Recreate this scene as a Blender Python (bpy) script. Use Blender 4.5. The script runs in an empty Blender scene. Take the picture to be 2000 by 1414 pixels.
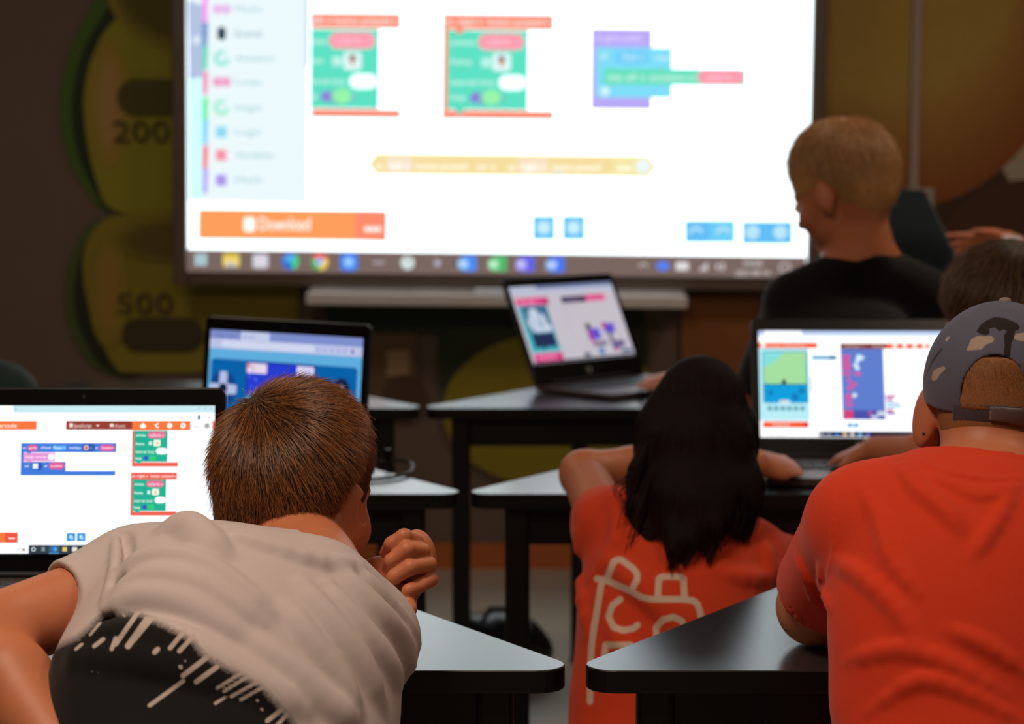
import bpy, bmesh, math, random
import numpy as np
from mathutils import Matrix, Vector, Euler
random.seed(4); RNG = np.random.default_rng(4)
C = bpy.context.scene
COL = C.collection
# ------------------------------------------------------------------ camera
FPX, PITCH, CZ = 4050.0, math.radians(5.6), 1.28
cd = bpy.data.cameras.new('camera'); cam = bpy.data.objects.new('camera', cd); COL.objects.link(cam)
cam.location = (0, 0, CZ); cam.rotation_euler = (math.pi/2 - PITCH, 0, 0)
cd.sensor_width = 36; cd.lens = 36*FPX/2000; cd.clip_start = .05
cd.dof.use_dof = True; cd.dof.focus_distance = 2.22; cd.dof.aperture_fstop = 5.4
C.camera = cam
# ------------------------------------------------------------------ world, lights, exposure
w = bpy.data.worlds.new('world'); C.world = w; w.use_nodes = True
w.node_tree.nodes['Background'].inputs[0].default_value = (1, .72, .5, 1)
w.node_tree.nodes['Background'].inputs[1].default_value = .004
C.view_settings.view_transform = 'Standard'; C.view_settings.look = 'None'
C.view_settings.exposure = 0; C.view_settings.gamma = 1; C.view_settings.use_curve_mapping = False
C.cycles.use_denoising = True
C.cycles.max_bounces = 6
def area(name, loc, rot, sx, sy, power, col):
    l = bpy.data.lights.new(name, 'AREA'); l.shape = 'RECTANGLE'; l.size = sx; l.size_y = sy
    l.energy = power; l.color = col
    o = bpy.data.objects.new(name, l); COL.objects.link(o); o.location = loc; o.rotation_euler = rot
    return o
CEIL = 2.75
WARM = (1.0, .76, .58)
LAMPS = [(-.6, 1.5, 26.0), (1.5, 1.7, 9.0), (-1.6, 4.6, 9.5), (1.6, 4.4, 13.0)]
lamp_lights = [area('ceiling_lamp_light', (x, y, CEIL-.075), (0, 0, 0), .55, .55, p, WARM) for x, y, p in LAMPS]
# ------------------------------------------------------------------ helpers
def lin(c): 
    c = np.asarray(c, float)/255; return np.where(c <= .04045, c/12.92, ((c+.055)/1.055)**2.4)
FW = np.array([0, math.cos(PITCH), -math.sin(PITCH)]); UP = np.array([0, math.sin(PITCH), math.cos(PITCH)])
CAM = np.array([0, 0, CZ])
def at(px, py, Y):
    d = np.array([1., 0, 0])*(px-1000)/FPX + UP*(707-py)/FPX + FW
    return CAM + d*(Y/d[1])
def proj(P):
    q = np.asarray(P, float)-CAM; d = q@FW
    return 1000+FPX*q[:, 0]/d, 707-FPX*(q@UP)/d
MATS = {}
def mat(name, col, rough=.6, noise=.0, nscale=40, bump=0, bscale=400, spec=.5, sss=0, metal=0, coat=0, sheen=0):
    if name in MATS: return MATS[name]
    m = bpy.data.materials.new(name); m.use_nodes = True; nt = m.node_tree; b = nt.nodes['Principled BSDF']
    c = tuple(lin(col))+(1,)
    b.inputs['Base Color'].default_value = c; b.inputs['Roughness'].default_value = rough
    b.inputs['Specular IOR Level'].default_value = spec; b.inputs['Metallic'].default_value = metal
    b.inputs['Coat Weight'].default_value = coat
    if sheen: b.inputs['Sheen Weight'].default_value = sheen
    if sss:
        b.inputs['Subsurface Weight'].default_value = sss; b.inputs['Subsurface Radius'].default_value = (1, .35, .2)
        b.inputs['Subsurface Scale'].default_value = .008
    tc = nt.nodes.new('ShaderNodeTexCoord')
    if noise:
        n = nt.nodes.new('ShaderNodeTexNoise'); n.inputs['Scale'].default_value = nscale; n.inputs['Detail'].default_value = 4
        nt.links.new(tc.outputs['Object'], n.inputs['Vector'])
        mx = nt.nodes.new('ShaderNodeMix'); mx.data_type = 'RGBA'
        mx.inputs['A'].default_value = tuple(np.array(c[:3])*(1-noise))+(1,)
        mx.inputs['B'].default_value = tuple(np.minimum(np.array(c[:3])*(1+noise), 1))+(1,)
        nt.links.new(n.outputs['Fac'], mx.inputs['Factor']); nt.links.new(mx.outputs['Result'], b.inputs['Base Color'])
    if bump:
        n = nt.nodes.new('ShaderNodeTexNoise'); n.inputs['Scale'].default_value = bscale; n.inputs['Detail'].default_value = 3
        nt.links.new(tc.outputs['Object'], n.inputs['Vector'])
        bp = nt.nodes.new('ShaderNodeBump'); bp.inputs['Strength'].default_value = bump; bp.inputs['Distance'].default_value = .002
        nt.links.new(n.outputs['Fac'], bp.inputs['Height']); nt.links.new(bp.outputs['Normal'], b.inputs['Normal'])
    MATS[name] = m
    return m
def tag(o, label=None, cat=None, group=None, kind=None):
    if label: o['label'] = label
    if cat: o['category'] = cat
    if group: o['group'] = group
    if kind: o['kind'] = kind
    return o
def empty(name, loc, label, cat, group=None, rz=0):
    o = bpy.data.objects.new(name, None); COL.objects.link(o); o.location = loc; o.rotation_euler = (0, 0, rz)
    o.empty_display_size = .05
    return tag(o, label, cat, group)
def link(name, me, mats, parent=None):
    o = bpy.data.objects.new(name, me); COL.objects.link(o)
    for m in (mats if isinstance(mats, (list, tuple)) else [mats]): me.materials.append(m)
    if parent: o.parent = parent
    return o
class MB:
    """collects shapes; build() links them as one mesh object"""
    def __init__(s): s.bm = bmesh.new()
    def box(s, c, d, rot=None, mi=0, bev=0):
        r = bmesh.ops.create_cube(s.bm, size=1)
        M = Matrix.Translation(c) @ (rot.to_4x4() if rot else Matrix()) @ Matrix.Diagonal((*d, 1))
        bmesh.ops.transform(s.bm, matrix=M, verts=r['verts'])
        fs = {f for v in r['verts'] for f in v.link_faces}
        for f in fs: f.material_index = mi
        if bev:
            es = {e for v in r['verts'] for e in v.link_edges}
            rr = bmesh.ops.bevel(s.bm, geom=list(es), offset=bev, segments=3, affect='EDGES', profile=.5)
            for f in rr['faces']: f.material_index = mi
        return s
    def cyl(s, a, b, r, r2=None, n=20, mi=0):
        a = Vector(a); b = Vector(b); d = b-a
        M = Matrix.Translation((a+b)/2) @ d.to_track_quat('Z', 'Y').to_matrix().to_4x4()
        q = bmesh.ops.create_cone(s.bm, cap_ends=True, segments=n, radius1=r, radius2=r if r2 is None else r2, depth=d.length, matrix=M)
        for f in {f for v in q['verts'] for f in v.link_faces}: f.material_index = mi
        return s
    def prism(s, pts, z0, z1, mi=0, mtop=None, bev=0):
        lo = [s.bm.verts.new((x, y, z0)) for x, y in pts]; hi = [s.bm.verts.new((x, y, z1)) for x, y in pts]
        n = len(pts)
        f = s.bm.faces.new(lo[::-1]); f.material_index = mi
        f = s.bm.faces.new(hi); f.material_index = mi if mtop is None else mtop
        for i in range(n):
            f = s.bm.faces.new((lo[i], lo[(i+1) % n], hi[(i+1) % n], hi[i])); f.material_index = mi
        return s
    def tube(s, pts, r, n=10, mi=0):
        pts = [Vector(p) for p in pts]; rings = []
        for i, p in enumerate(pts):
            t = (pts[min(i+1, len(pts)-1)]-pts[max(i-1, 0)]).normalized()
            q = t.to_track_quat('Z', 'Y').to_matrix()
            rings.append([s.bm.verts.new(p+q@Vector((r*math.cos(a), r*math.sin(a), 0))) for a in [2*math.pi*k/n for k in range(n)]])
        for i in range(len(rings)-1):
            for k in range(n):
                f = s.bm.faces.new((rings[i][k], rings[i][(k+1) % n], rings[i+1][(k+1) % n], rings[i+1][k])); f.material_index = mi
        for rg in (rings[0][::-1], rings[-1]): s.bm.faces.new(rg).material_index = mi
        return s
    def build(s, name, mats, parent=None, smooth=False, bevel=0):
        bmesh.ops.recalc_face_normals(s.bm, faces=s.bm.faces)
        me = bpy.data.meshes.new(name); s.bm.to_mesh(me); s.bm.free()
        o = link(name, me, mats, parent)
        if smooth:
            me.shade_smooth()
            me.set_sharp_from_angle(angle=math.radians(40))
        if bevel:
            b = o.modifiers.new('bevel', 'BEVEL'); b.width = bevel; b.segments = 3; b.limit_method = 'ANGLE'
        return o
def round_poly(pts, r, n=8):
    out = []; N = len(pts)
    for i in range(N):
        p = Vector(pts[i]); a = (Vector(pts[i-1])-p).normalized(); b = (Vector(pts[(i+1) % N])-p).normalized()
        ang = a.angle(b); d = r/math.tan(ang/2); c = p+(a+b).normalized()*(r/math.sin(ang/2))
        s0 = p+a*d-c; s1 = p+b*d-c
        a0 = math.atan2(s0.y, s0.x); a1 = math.atan2(s1.y, s1.x); da = (a1-a0+math.pi) % (2*math.pi)-math.pi
        out += [(c.x+r*math.cos(a0+da*k/n), c.y+r*math.sin(a0+da*k/n)) for k in range(n+1)]
    return out
# ------------------------------------------------------------------ screen pictures: coloured emitting layers with real lettering
_txt = {}
def text_polys(s):
    if s not in _txt:
        cu = bpy.data.curves.new('t', 'FONT'); cu.body = s; cu.resolution_u = 2; cu.size = 1
        o = bpy.data.objects.new('t', cu); COL.objects.link(o); bpy.context.view_layer.update()
        dg = bpy.context.evaluated_depsgraph_get(); me = bpy.data.meshes.new_from_object(o.evaluated_get(dg))
        V = [(v.co.x, v.co.y) for v in me.vertices]; F = [list(p.vertices) for p in me.polygons]
        bpy.data.objects.remove(o); bpy.data.curves.remove(cu); bpy.data.meshes.remove(me)
        xs = [v[0] for v in V] or [0, 1]; x0 = min(xs)
        _txt[s] = ([(x-x0, y) for x, y in V], F, max(xs)-x0)
    return _txt[s]
def display_mat(name, strength=1.0, rough=.25):
    m = bpy.data.materials.new(name); m.use_nodes = True; nt = m.node_tree; b = nt.nodes['Principled BSDF']
    a = nt.nodes.new('ShaderNodeAttribute'); a.attribute_name = 'pix'
    b.inputs['Base Color'].default_value = (.01, .01, .01, 1); b.inputs['Roughness'].default_value = rough
    b.inputs['Specular IOR Level'].default_value = .3
    nt.links.new(a.outputs['Color'], b.inputs['Emission Color']); b.inputs['Emission Strength'].default_value = strength
    return m
class UI:
    """mapping f(x,y)->(local x, local z); layers step toward the viewer (-y)"""
    def __init__(s, f, step): s.f = f; s.step = step; s.V = []; s.F = []; s.Cc = []; s.k = 0
    def poly(s, pts, col, gain=1.0, lay=None):
        s.k = s.k+1 if lay is None else lay
        n = len(s.V)
        for x, y in pts:
            u, v = s.f(x, y); s.V.append((u, -s.step*s.k, v))
        s.F.append(list(range(n, n+len(pts)))); s.Cc.append(tuple(lin(col)*gain))
    def rect(s, x0, y0, x1, y1, col, gain=1.0): s.poly([(x0, y0), (x1, y0), (x1, y1), (x0, y1)], col, gain)
    def rr(s, x0, y0, x1, y1, r, col, gain=1.0):
        r = min(r, (x1-x0)/2-.01, (y1-y0)/2-.01); s.poly(round_poly([(x0, y0), (x1, y0), (x1, y1), (x0, y1)], r, 6), col, gain)
    def circ(s, x, y, r, col, gain=1.0, ry=None, n=24):
        s.poly([(x+r*math.cos(2*math.pi*i/n), y+(ry or r)*math.sin(2*math.pi*i/n)) for i in range(n)], col, gain)
    def arc(s, x, y, r, a0, a1, col, gain=1.0, r0=0):
        A = [math.radians(a0+(a1-a0)*i/12) for i in range(13)]
        s.poly([(x+r*math.cos(a), y+r*math.sin(a)) for a in A]+[(x+r0*math.cos(a), y+r0*math.sin(a)) for a in A[::-1]], col, gain)
    def text(s, t, x, y, size, col, gain=1.0, w=None):
        V, F, W = text_polys(t); s.k += 1
        kx = size*1.0 if w is None else w/max(W, .01)
        n = len(s.V)
        for a, b in V:
            u, v = s.f(x+a*kx, y-b*size); s.V.append((u, -s.step*s.k, v))
        for f in F: s.F.append([n+i for i in f]); s.Cc.append(tuple(lin(col)*gain))
    def build(s, name, m, parent):
        me = bpy.data.meshes.new(name); me.from_pydata(s.V, [], s.F); me.update()
        at_ = me.color_attributes.new('pix', 'FLOAT_COLOR', 'CORNER')
        L = []
        for p, c in zip(me.polygons, s.Cc): L += [c[0], c[1], c[2], 1]*p.loop_total
        at_.data.foreach_set('color', L)
        return link(name, me, m, parent)
# ------------------------------------------------------------------ room
RX, RY0, RY1 = 3.4, -1.6, 6.42
WALLC = mat('wall_paint', (112, 96, 86), .85, noise=.06, nscale=6, bump=.1, bscale=120)
def slab(name, c, d, m):
    o = MB().box(c, d).build(name, m); o['kind'] = 'structure'; return o
FLOORM = mat('floor_vinyl', (176, 168, 156), .45, noise=.08, nscale=30)
slab('floor', (0, (RY0+RY1)/2, -.05), (2*RX+.4, RY1-RY0+.4, .1), FLOORM)
slab('ceiling', (0, (RY0+RY1)/2, CEIL+.05), (2*RX+.4, RY1-RY0+.4, .1), mat('ceiling_paint', (120, 115, 110), .9, noise=.04))
slab('wall_front', (0, RY1+.1, CEIL/2), (2*RX+.4, .2, CEIL), WALLC)
slab('wall_back', (0, RY0-.1, CEIL/2), (2*RX+.4, .2, CEIL), WALLC)
slab('wall_left', (-RX-.1, (RY0+RY1)/2, CEIL/2), (.2, RY1-RY0, CEIL), WALLC)
slab('wall_right', (RX+.1, (RY0+RY1)/2, CEIL/2), (.2, RY1-RY0, CEIL), WALLC)
slab('baseboard_front', (0, RY1-.0075, .04), (2*RX, .015, .08), mat('baseboard_wood', (190, 105, 50), .5, noise=.15, nscale=25))
for (x, y, p), l in zip(LAMPS, lamp_lights):
    e = empty('ceiling_lamp', (x, y, CEIL-.06), 'square ceiling lamp panel %s' % ('above the boy in the white shirt' if (x, y) == (-.6, 1.5) else 'above the boy in the cap' if x == 1.5 else 'above the far left table' if x < 0 else 'above the blond boy'), 'ceiling lamp', 'ceiling lamps')
    MB().box((0, 0, .03), (.62, .62, .06), bev=.008).build('housing', mat('lamp_housing', (200, 200, 200), .5), e)
    l.parent = e; l.location = (0, 0, -.012)
# ---- printed mural on the front wall (flat artwork, so flat shapes with a real film thickness)
WY = RY1-.002
def wl(x, y): p = at(x, y, WY); return p[0], p[2]
def mural_mat():
    m = bpy.data.materials.new('mural_print'); m.use_nodes = True; nt = m.node_tree; b = nt.nodes['Principled BSDF']
    a = nt.nodes.new('ShaderNodeAttribute'); a.attribute_name = 'ink'
    n = nt.nodes.new('ShaderNodeTexNoise'); n.inputs['Scale'].default_value = 60
    mx = nt.nodes.new('ShaderNodeMix'); mx.data_type = 'RGBA'; mx.blend_type = 'MULTIPLY'; mx.inputs['Factor'].default_value = .15
    nt.links.new(a.outputs['Color'], mx.inputs['A']); nt.links.new(n.outputs['Fac'], mx.inputs['B'])
    nt.links.new(mx.outputs['Result'], b.inputs['Base Color']); b.inputs['Roughness'].default_value = .7
    return m
def ellipse(cx, cy, rx, ry, a0=0, a1=360, n=48): return [(cx+rx*math.cos(math.radians(a0+(a1-a0)*i/n)), cy+ry*math.sin(math.radians(a0+(a1-a0)*i/n))) for i in range(n+(a1-a0 < 360))]
mu = UI(wl, .0004)
# yellow and orange ball, brown ball and grey sliver on the right
mu.poly(ellipse(1960, 480, 190, 150), (70, 45, 30))
mu.poly([(1940, 300), (2040, 250), (2080, 300), (2080, 560), (2010, 420)], (185, 172, 150))
mu.poly(ellipse(2010, 640, 230, 290), (82, 48, 26))
for i in range(14):
    t = i/13; c = np.array((150, 84, 28))*(1-t)**1.0+np.array((190, 156, 72))*(1-(1-t)**1.0)
    mu.poly(ellipse(1740-60*t*.2, 60-110*t, 340-90*t, 350-110*t), c)
# green segmented figure on the left
def spline(pts, n=5):
    Q = np.array(pts, float); N = len(Q); out = []
    for i in range(N):
        a, b_, c_, d_ = Q[i-1], Q[i], Q[(i+1) % N], Q[(i+2) % N]
        for k in range(n):
            t = k/n; out.append(tuple(.5*(2*b_+(c_-a)*t+(2*a-5*b_+4*c_-d_)*t*t+(3*b_-a-3*c_+d_)*t**3)))
    return out
def inset(pts, k, cx, cy): return [(cx+(x-cx)*k, cy+(y-cy)*k) for x, y in pts]
D1 = [(560, -90), (330, -30), (225, 40), (182, 110), (165, 190), (172, 280), (192, 360), (212, 402), (262, 417), (360, 412), (560, 400)]
D2 = [(560, 425), (330, 416), (232, 420), (186, 446), (164, 500), (168, 570), (188, 640), (226, 716), (262, 727), (400, 727), (560, 720)]
mu.poly(spline([(430, -160), (240, -60), (150, 70), (118, 190), (128, 290), (168, 370), (214, 410), (330, 380), (560, 200)]), (72, 112, 28)); mu.poly(spline([(430, -140), (262, -40), (172, 80), (142, 190), (150, 290), (184, 372), (222, 410), (330, 380), (560, 200)]), (30, 52, 20))
mu.poly(spline([(430, 430), (240, 416), (168, 450), (132, 530), (130, 610), (150, 670), (196, 722), (300, 724), (560, 600)]), (76, 98, 44)); mu.poly(spline([(430, 430), (250, 418), (184, 450), (150, 530), (148, 610), (168, 670), (212, 724), (300, 724), (560, 600)]), (34, 44, 24))
mu.poly(spline(D1), (158, 154, 32)); mu.poly(spline(D2), (148, 136, 36))
for i in range(5): t = i/4; mu.poly(ellipse(215, 205, 46-30*t, 130-60*t), np.array((162, 146, 40))*(1-t)+np.array((188, 152, 84))*t)
for i in range(4): t = i/3; mu.poly(ellipse(400, -20, 190-30*t, 130-30*t), np.array((146, 140, 28))*(1-t)+np.array((100, 92, 22))*t)
for i in range(4): t = i/3; mu.poly(ellipse(215, 570, 40-26*t, 110-50*t), np.array((150, 134, 36))*(1-t)+np.array((166, 134, 52))*t)
for i in range(4): t = i/3; mu.poly(ellipse(380, 470, 160-30*t, 46-12*t), np.array((140, 126, 34))*(1-t)+np.array((112, 98, 30))*t)
mu.rr(230, 155, 480, 225, 35, (84, 82, 22)); mu.rr(240, 620, 400, 685, 32, (70, 60, 28))
mu.text('200', 222, 278, 62, (70, 66, 22), w=110); mu.text('500', 230, 612, 58, (78, 64, 28), w=110)
# darker olive figure under the board
mu.poly(ellipse(1060, 690, 205, 250), (42, 54, 26)); mu.poly(ellipse(1080, 800, 215, 150), (150, 138, 28))
mu.poly([(640, 560), (900, 560), (870, 650), (640, 650)], (40, 56, 40)); mu.rect(715, 650, 815, 790, (112, 86, 62)); mu.rect(756, 684, 800, 732, (180, 150, 112)); mu.circ(790, 775, 45, (84, 62, 46))
mu.rect(1330, 575, 1480, 760, (150, 92, 40))
for k, (a, b) in enumerate(zip(mu.V, mu.V)): pass
mo = mu.build('wall_mural', mural_mat(), None)
mo.data.color_attributes[0].name = 'ink'
mo.location = (0, WY, 0); mo.modifiers.new('film', 'SOLIDIFY').thickness = .0003
tag(mo, 'printed mural of green and orange rounded figures across the wall behind the screen', 'mural')
# ---- white cable duct and socket box
a = at(1797, -300, RY1-.015); b = at(1797, 372, RY1-.015)
e = empty('cable_duct', (a[0], RY1, b[2]), 'white vertical cable duct on the orange mural right of the screen', 'cable duct')
MB().box((0, -.0125, (CEIL-b[2])/2), (.026, .024, CEIL-b[2])).build('duct', mat('white_plastic', (176, 160, 150), .5, noise=.03), e, bevel=.004)
MB().box((.018, -.02, -.03), (.085, .038, .075)).build('socket_box', MATS['white_plastic'], e, bevel=.005)
# ------------------------------------------------------------------ interactive whiteboard
BY = 6.3; ROLL = math.radians(.6)
p0 = at(367, 528, BY); p1 = at(1575, 528, BY)
BW = (p1[0]-p0[0])/math.cos(ROLL); BH = 1.155
board = empty('interactive_whiteboard', (p0[0], BY, p0[2]), 'large lit interactive whiteboard on the front wall showing block code', 'screen')
board.rotation_euler = (0, ROLL, 0)
cR, sR = math.cos(ROLL), math.sin(ROLL)
def bl(x, y):
    p = at(x, y, BY); X = p[0]-p0[0]; Z = p[2]-p0[2]
    return X*cR-Z*sR, X*sR+Z*cR
FR = mat('board_frame', (112, 98, 86), .4, noise=.04, metal=.3)
DK = mat('black_plastic', (14, 14, 15), .45, noise=.1, bump=.05)
fr = MB(); ft = .045
fr.box((-ft/2, .02, BH/2), (ft, .06, BH+2*ft), bev=.008); fr.box((BW+ft/2, .02, BH/2), (ft, .06, BH+2*ft), bev=.008)
fr.box((BW/2, .02, BH+ft/2), (BW+2*ft, .06, ft), bev=.008); fr.box((BW/2, .02, -ft/2), (BW, .06, ft), bev=.008)
fr.build('frame', FR, board)
MB().box((BW/2, .06, BH/2), (BW-.02, .07, BH-.02)).build('back_casing', DK, board)
u = UI(bl, .0002)
WHT = (238, 250, 255); G = 2.3
X1, YB = 1579, 540
u.poly([bl_ for bl_ in [(360, -210), (1595, -210), (1575, 541), (368, 529)]], WHT, G)
u.V = [(0, 0, BH), (BW, 0, BH), (BW, 0, 0), (0, 0, 0)]
def sy(x, y): return y+(x-367)*.0105*.9      # follow the board's slight tilt
def R(x0, y0, x1, y1, c, g=1.0): u.poly([(x0, sy(x0, y0)), (x1, sy(x1, y0)), (x1-(y1-y0)*.01, sy(x1, y1)), (x0-(y1-y0)*.01, sy(x0, y1))], c, g)
def RR(x0, y0, x1, y1, r, c, g=1.0):
    s = sy((x0+x1)/2, 0); u.rr(x0, y0+s, x1, y1+s, r, c, g)
def T(t, x, y, h, c, g=1.0, w=None): u.text(t, x, y+sy(x, 0), h, c, g, w)
def CI(x, y, r, c, g=1.0, ry=None): u.circ(x, y+sy(x, 0), r, c, g, ry)
u.poly([(366, -205), (602, -205), (600, 398), (369, 392)], (236, 250, 253), 1.0)      # toolbox column
u.poly([(366, 0), (400, 12), (398, 150), (369, 160)], (178, 196, 226)); u.circ(384, 78, 9, (215, 235, 250))
u.poly([(367, 158), (394, 150), (396, 392), (369, 392)], (196, 250, 250), 1.2)
for y0, y1, c in [(-60, 44, (250, 150, 245)), (44, 90, (110, 150, 205)), (90, 136, (110, 220, 190)), (140, 184, (245, 150, 190)), (190, 234, (100, 240, 165)), (234, 282, (130, 215, 250)), (284, 330, (250, 120, 135)), (330, 378, (190, 165, 250))]:
    u.poly([(396, y0), (407, y0), (405, y1), (395, y1)], c)
for y, c, t, icon in [(18, (235, 190, 235), 'Music', 'o'), (66, (30, 60, 80), 'Scene', 'i'), (114, (150, 235, 220), 'Animation', 'c'), (160, (240, 165, 205), 'Loops', 'r'), (210, (160, 240, 210), 'Images', 'c'), (258, (140, 220, 245), 'Logic', 'd'), (303, (250, 150, 170), 'Variables', 'b'), (352, (175, 150, 235), 'Math', 'b')]:
    if icon == 'i': u.rr(425, y-13, 441, y+12, 5, c)
    elif icon == 'c': u.arc(433, y, 16, 0, 300, c, 1, 7)
    elif icon in 'or': u.circ(425, y, 10, c); u.circ(442, y, 10, c)
    else: u.rect(422, y-11, 443, y+11, c)
    u.text(t, 460, y+6, 20, (150, 205, 212) if icon != 'i' else (110, 160, 176), 1.0, 74 if len(t) > 6 else 52)
u.poly([(597, -205), (606, -205), (604, 130), (596, 130)], (205, 225, 245))
RED, GRN, PNK, LT = (255, 146, 122), (92, 226, 196), (255, 150, 170), (235, 255, 250)
def codeblock(x0, clip, shift):
    R(x0, 23, 607+shift+176 if shift else 783, 53, RED)
    x1 = x0+ (215 if not clip else 175)
    if not clip: R(x0, 23, x0+11, 228, RED)
    R(x0, 23, x1, 53, RED); R(x0, 210, x1, 227, RED)
    gx = x0+(9 if not clip else 0)
    gr = x0+(166 if not clip else 133)
    R(gx, 54, gr, 209, GRN)
    if not clip:
        u.poly([(x0+22, sy(x0, 51)), (x0+42, sy(x0, 51)), (x0+37, sy(x0, 61)), (x0+27, sy(x0, 61))], RED)
        u.poly([(x0+22, sy(x0, 208)), (x0+42, sy(x0, 208)), (x0+37, sy(x0, 217)), (x0+27, sy(x0, 217))], GRN)
    RR(gr-98, 60, gr-8, 93, 16, (255, 185, 190)); RR(gr-95, 63, gr-11, 90, 14, PNK)
    T('mySprite  ▾'.replace('▾', 'v'), gr-84, 82, 19, (255, 225, 240), 1, w=64)
    RR(gr-70, 98, gr-34, 134, 7, (222, 250, 248)); CI(gr-52, 112, 6, (110, 60, 55)); R(gr-55, 112, gr-49, 124, (225, 130, 110)); R(gr-58, 105, gr-47, 110, (90, 60, 60))
    RR(gr-58, 141, gr-4, 171, 15, (240, 255, 255), 1.3)
    CI(gr-100, 186, 12, (150, 140, 225)); u.poly([(gr-118, sy(gr, 186)), (gr-100, sy(gr, 173)), (gr-60, sy(gr, 173)), (gr-42, sy(gr, 186)), (gr-60, sy(gr, 199)), (gr-100, sy(gr, 199))], (120, 190, 200)); CI(gr-104, 186, 10, (140, 130, 220)); CI(gr-72, 185, 19, (150, 246, 170), 1, 15)
    if clip:
        T('nimate', x0, 84, 18, LT, w=30); T('mes', x0, 122, 18, LT, w=24); T('terval (ms)', x0, 162, 18, LT, w=66); T('op', x0, 191, 18, LT, w=12)
        T('eft v', x0+2, 44, 19, LT, w=38); T('button', x0+48, 44, 19, LT, w=44); T('pressed v', x0+100, 44, 19, LT, w=66)
    else:
        T('animate', x0+14, 84, 18, LT, w=48); T('frames', x0+14, 122, 18, LT, w=42); T('interval (ms)', x0+14, 162, 18, LT, w=86); T('loop', x0+14, 191, 18, LT, w=28)
        T('on', x0+3, 44, 19, LT, w=16); T('right v', x0+30, 44, 19, LT, w=46); T('button', x0+88, 44, 19, LT, w=44); T('pressed v', x0+140, 44, 19, LT, w=66)
    RR(gr-92, 108, gr-72, 126, 3, (190, 245, 236))
codeblock(608, True, 0); codeblock(866, False, 0) if False else codeblock(866, False, 284)
PUR, CYA, BLU = (186, 170, 250), (128, 222, 250), (96, 190, 246)
R(1155, 49, 1273, 206, PUR); T('on game update', 1162, 73, 19, (236, 226, 255), w=92)
R(1164, 85, 1312, 183, CYA); T('if', 1174, 110, 20, (225, 250, 255), w=12); RR(1200, 90, 1268, 117, 10, (116, 208, 250)); T('fiets v', 1216, 109, 18, (220, 246, 255), w=40); T('then', 1280, 110, 18, (225, 250, 255), w=28)
R(1178, 126, 1455, 158, (104, 226, 190)); T('stop', 1186, 149, 18, LT, w=28); T('all v', 1222, 149, 18, LT, w=38); T('animations on', 1268, 149, 18, LT, w=90)
RR(1362, 126, 1452, 157, 15, (255, 180, 190)); RR(1364, 128, 1450, 155, 13, PNK); T('mySprite v', 1376, 147, 17, (255, 225, 240), w=62)
CI(1181, 171, 9, (215, 248, 255))
YEL = (240, 228, 166)
u.poly([(720, 321), (735, 299), (1200, 304), (1265, 304), (1284, 326), (1265, 347), (1200, 345), (735, 341)], YEL, 1.05)
RR(726, 305-3.7, 1196, 339-3.7-2, 17, (246, 222, 160)); u.rr(756, 307, 806, 336, 6, (250, 230, 208)); u.rr(1012, 310, 1070, 339, 6, (250, 228, 200))
for t, x, w_ in [('is', 736, 12), ('left v', 762, 40), ('button pressed', 814, 98), ('or v', 932, 36), ('is', 994, 12), ('right v', 1018, 48), ('button pressed', 1080, 92), ('then', 1206, 26)]:
    u.text(t, x, 329+(x-720)*.009, 17, (255, 255, 252), 1.3, w_)
u.circ(1255, 325, 15, (240, 250, 250), 1.0); u.poly([(1088, 330), (1098, 343), (1086, 346)], (200, 235, 245))
u.poly([(890, 385), (1358, 389), (1358, 400), (890, 391)], (220, 232, 250), 1.0)
# bottom buttons
u.poly([(390, 408), (756, 412), (756, 470), (389, 466)], (255, 158, 92)); u.poly([(694, 411), (757, 412), (756, 471), (694, 469)], (255, 140, 108))
u.rr(478, 424, 500, 452, 6, (255, 242, 236), 1.3); u.text('Download', 509, 449, 36, (255, 245, 240), 1.4, 98)
for k in range(3): u.circ(718+k*11, 447, 5, (255, 242, 238), 1.3)
u.text('Pixel (Webspel)', 816, 448, 22, (176, 216, 222), 1.0, 132)
for x0 in (1040, 1098): u.rect(x0, 421, x0+44, 468, (104, 196, 248)); u.circ(x0+22, 444, 13, (200, 240, 252))
u.text('(niet geladen)', 1190, 454, 18, (176, 216, 222), 1.0, 64)
for x0, c0 in ((1336, BLU), (1385, (110, 206, 246)), (1448, BLU), (1496, BLU)): u.rect(x0, 430 if x0 < 1440 else 432, x0+49, 473 if x0 < 1440 else 476, c0)
for x0, k in ((1358, 0), (1411, 0), (1468, 1), (1522, 1)):
    if k: u.circ(x0, 453, 13, (200, 240, 252)); u.rect(x0-6, 451, x0+6, 455, (120, 200, 246))
    else: u.arc(x0, 456, 14, 180, 350, (190, 232, 252), 1, 8)
# taskbar
u.poly([(368, 486), (1572, 501), (1571, 541), (368, 529)], (124, 104, 98), .95)
def ty(x): return 507+(x-390)*.0125
x = 394
u.rect(384, ty(x)-12, 393, ty(x)-2, (190, 230, 240)); u.rect(396, ty(x)-12, 406, ty(x)-2, (190, 230, 240)); u.rect(384, ty(x), 393, ty(x)+10, (190, 230, 240)); u.rect(396, ty(x), 406, ty(x)+10, (190, 230, 240))
x = 453; u.rr(438, ty(x)-14, 470, ty(x)+13, 3, (226, 200, 80)); u.rect(438, ty(x)-2, 470, ty(x)+6, (250, 225, 130)); u.rect(446, ty(x)+4, 462, ty(x)+13, (190, 190, 200))
x = 511; u.rr(496, ty(x)-13, 526, ty(x)+14, 5, (214, 214, 226)); u.circ(511, ty(x), 6, (230, 220, 225))
x = 569; u.circ(x, ty(x), 17, (50, 110, 215)); u.arc(x, ty(x), 17, -60, 70, (60, 210, 130)); u.arc(x, ty(x), 12, 180, 340, (90, 180, 245))
x = 626
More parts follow.
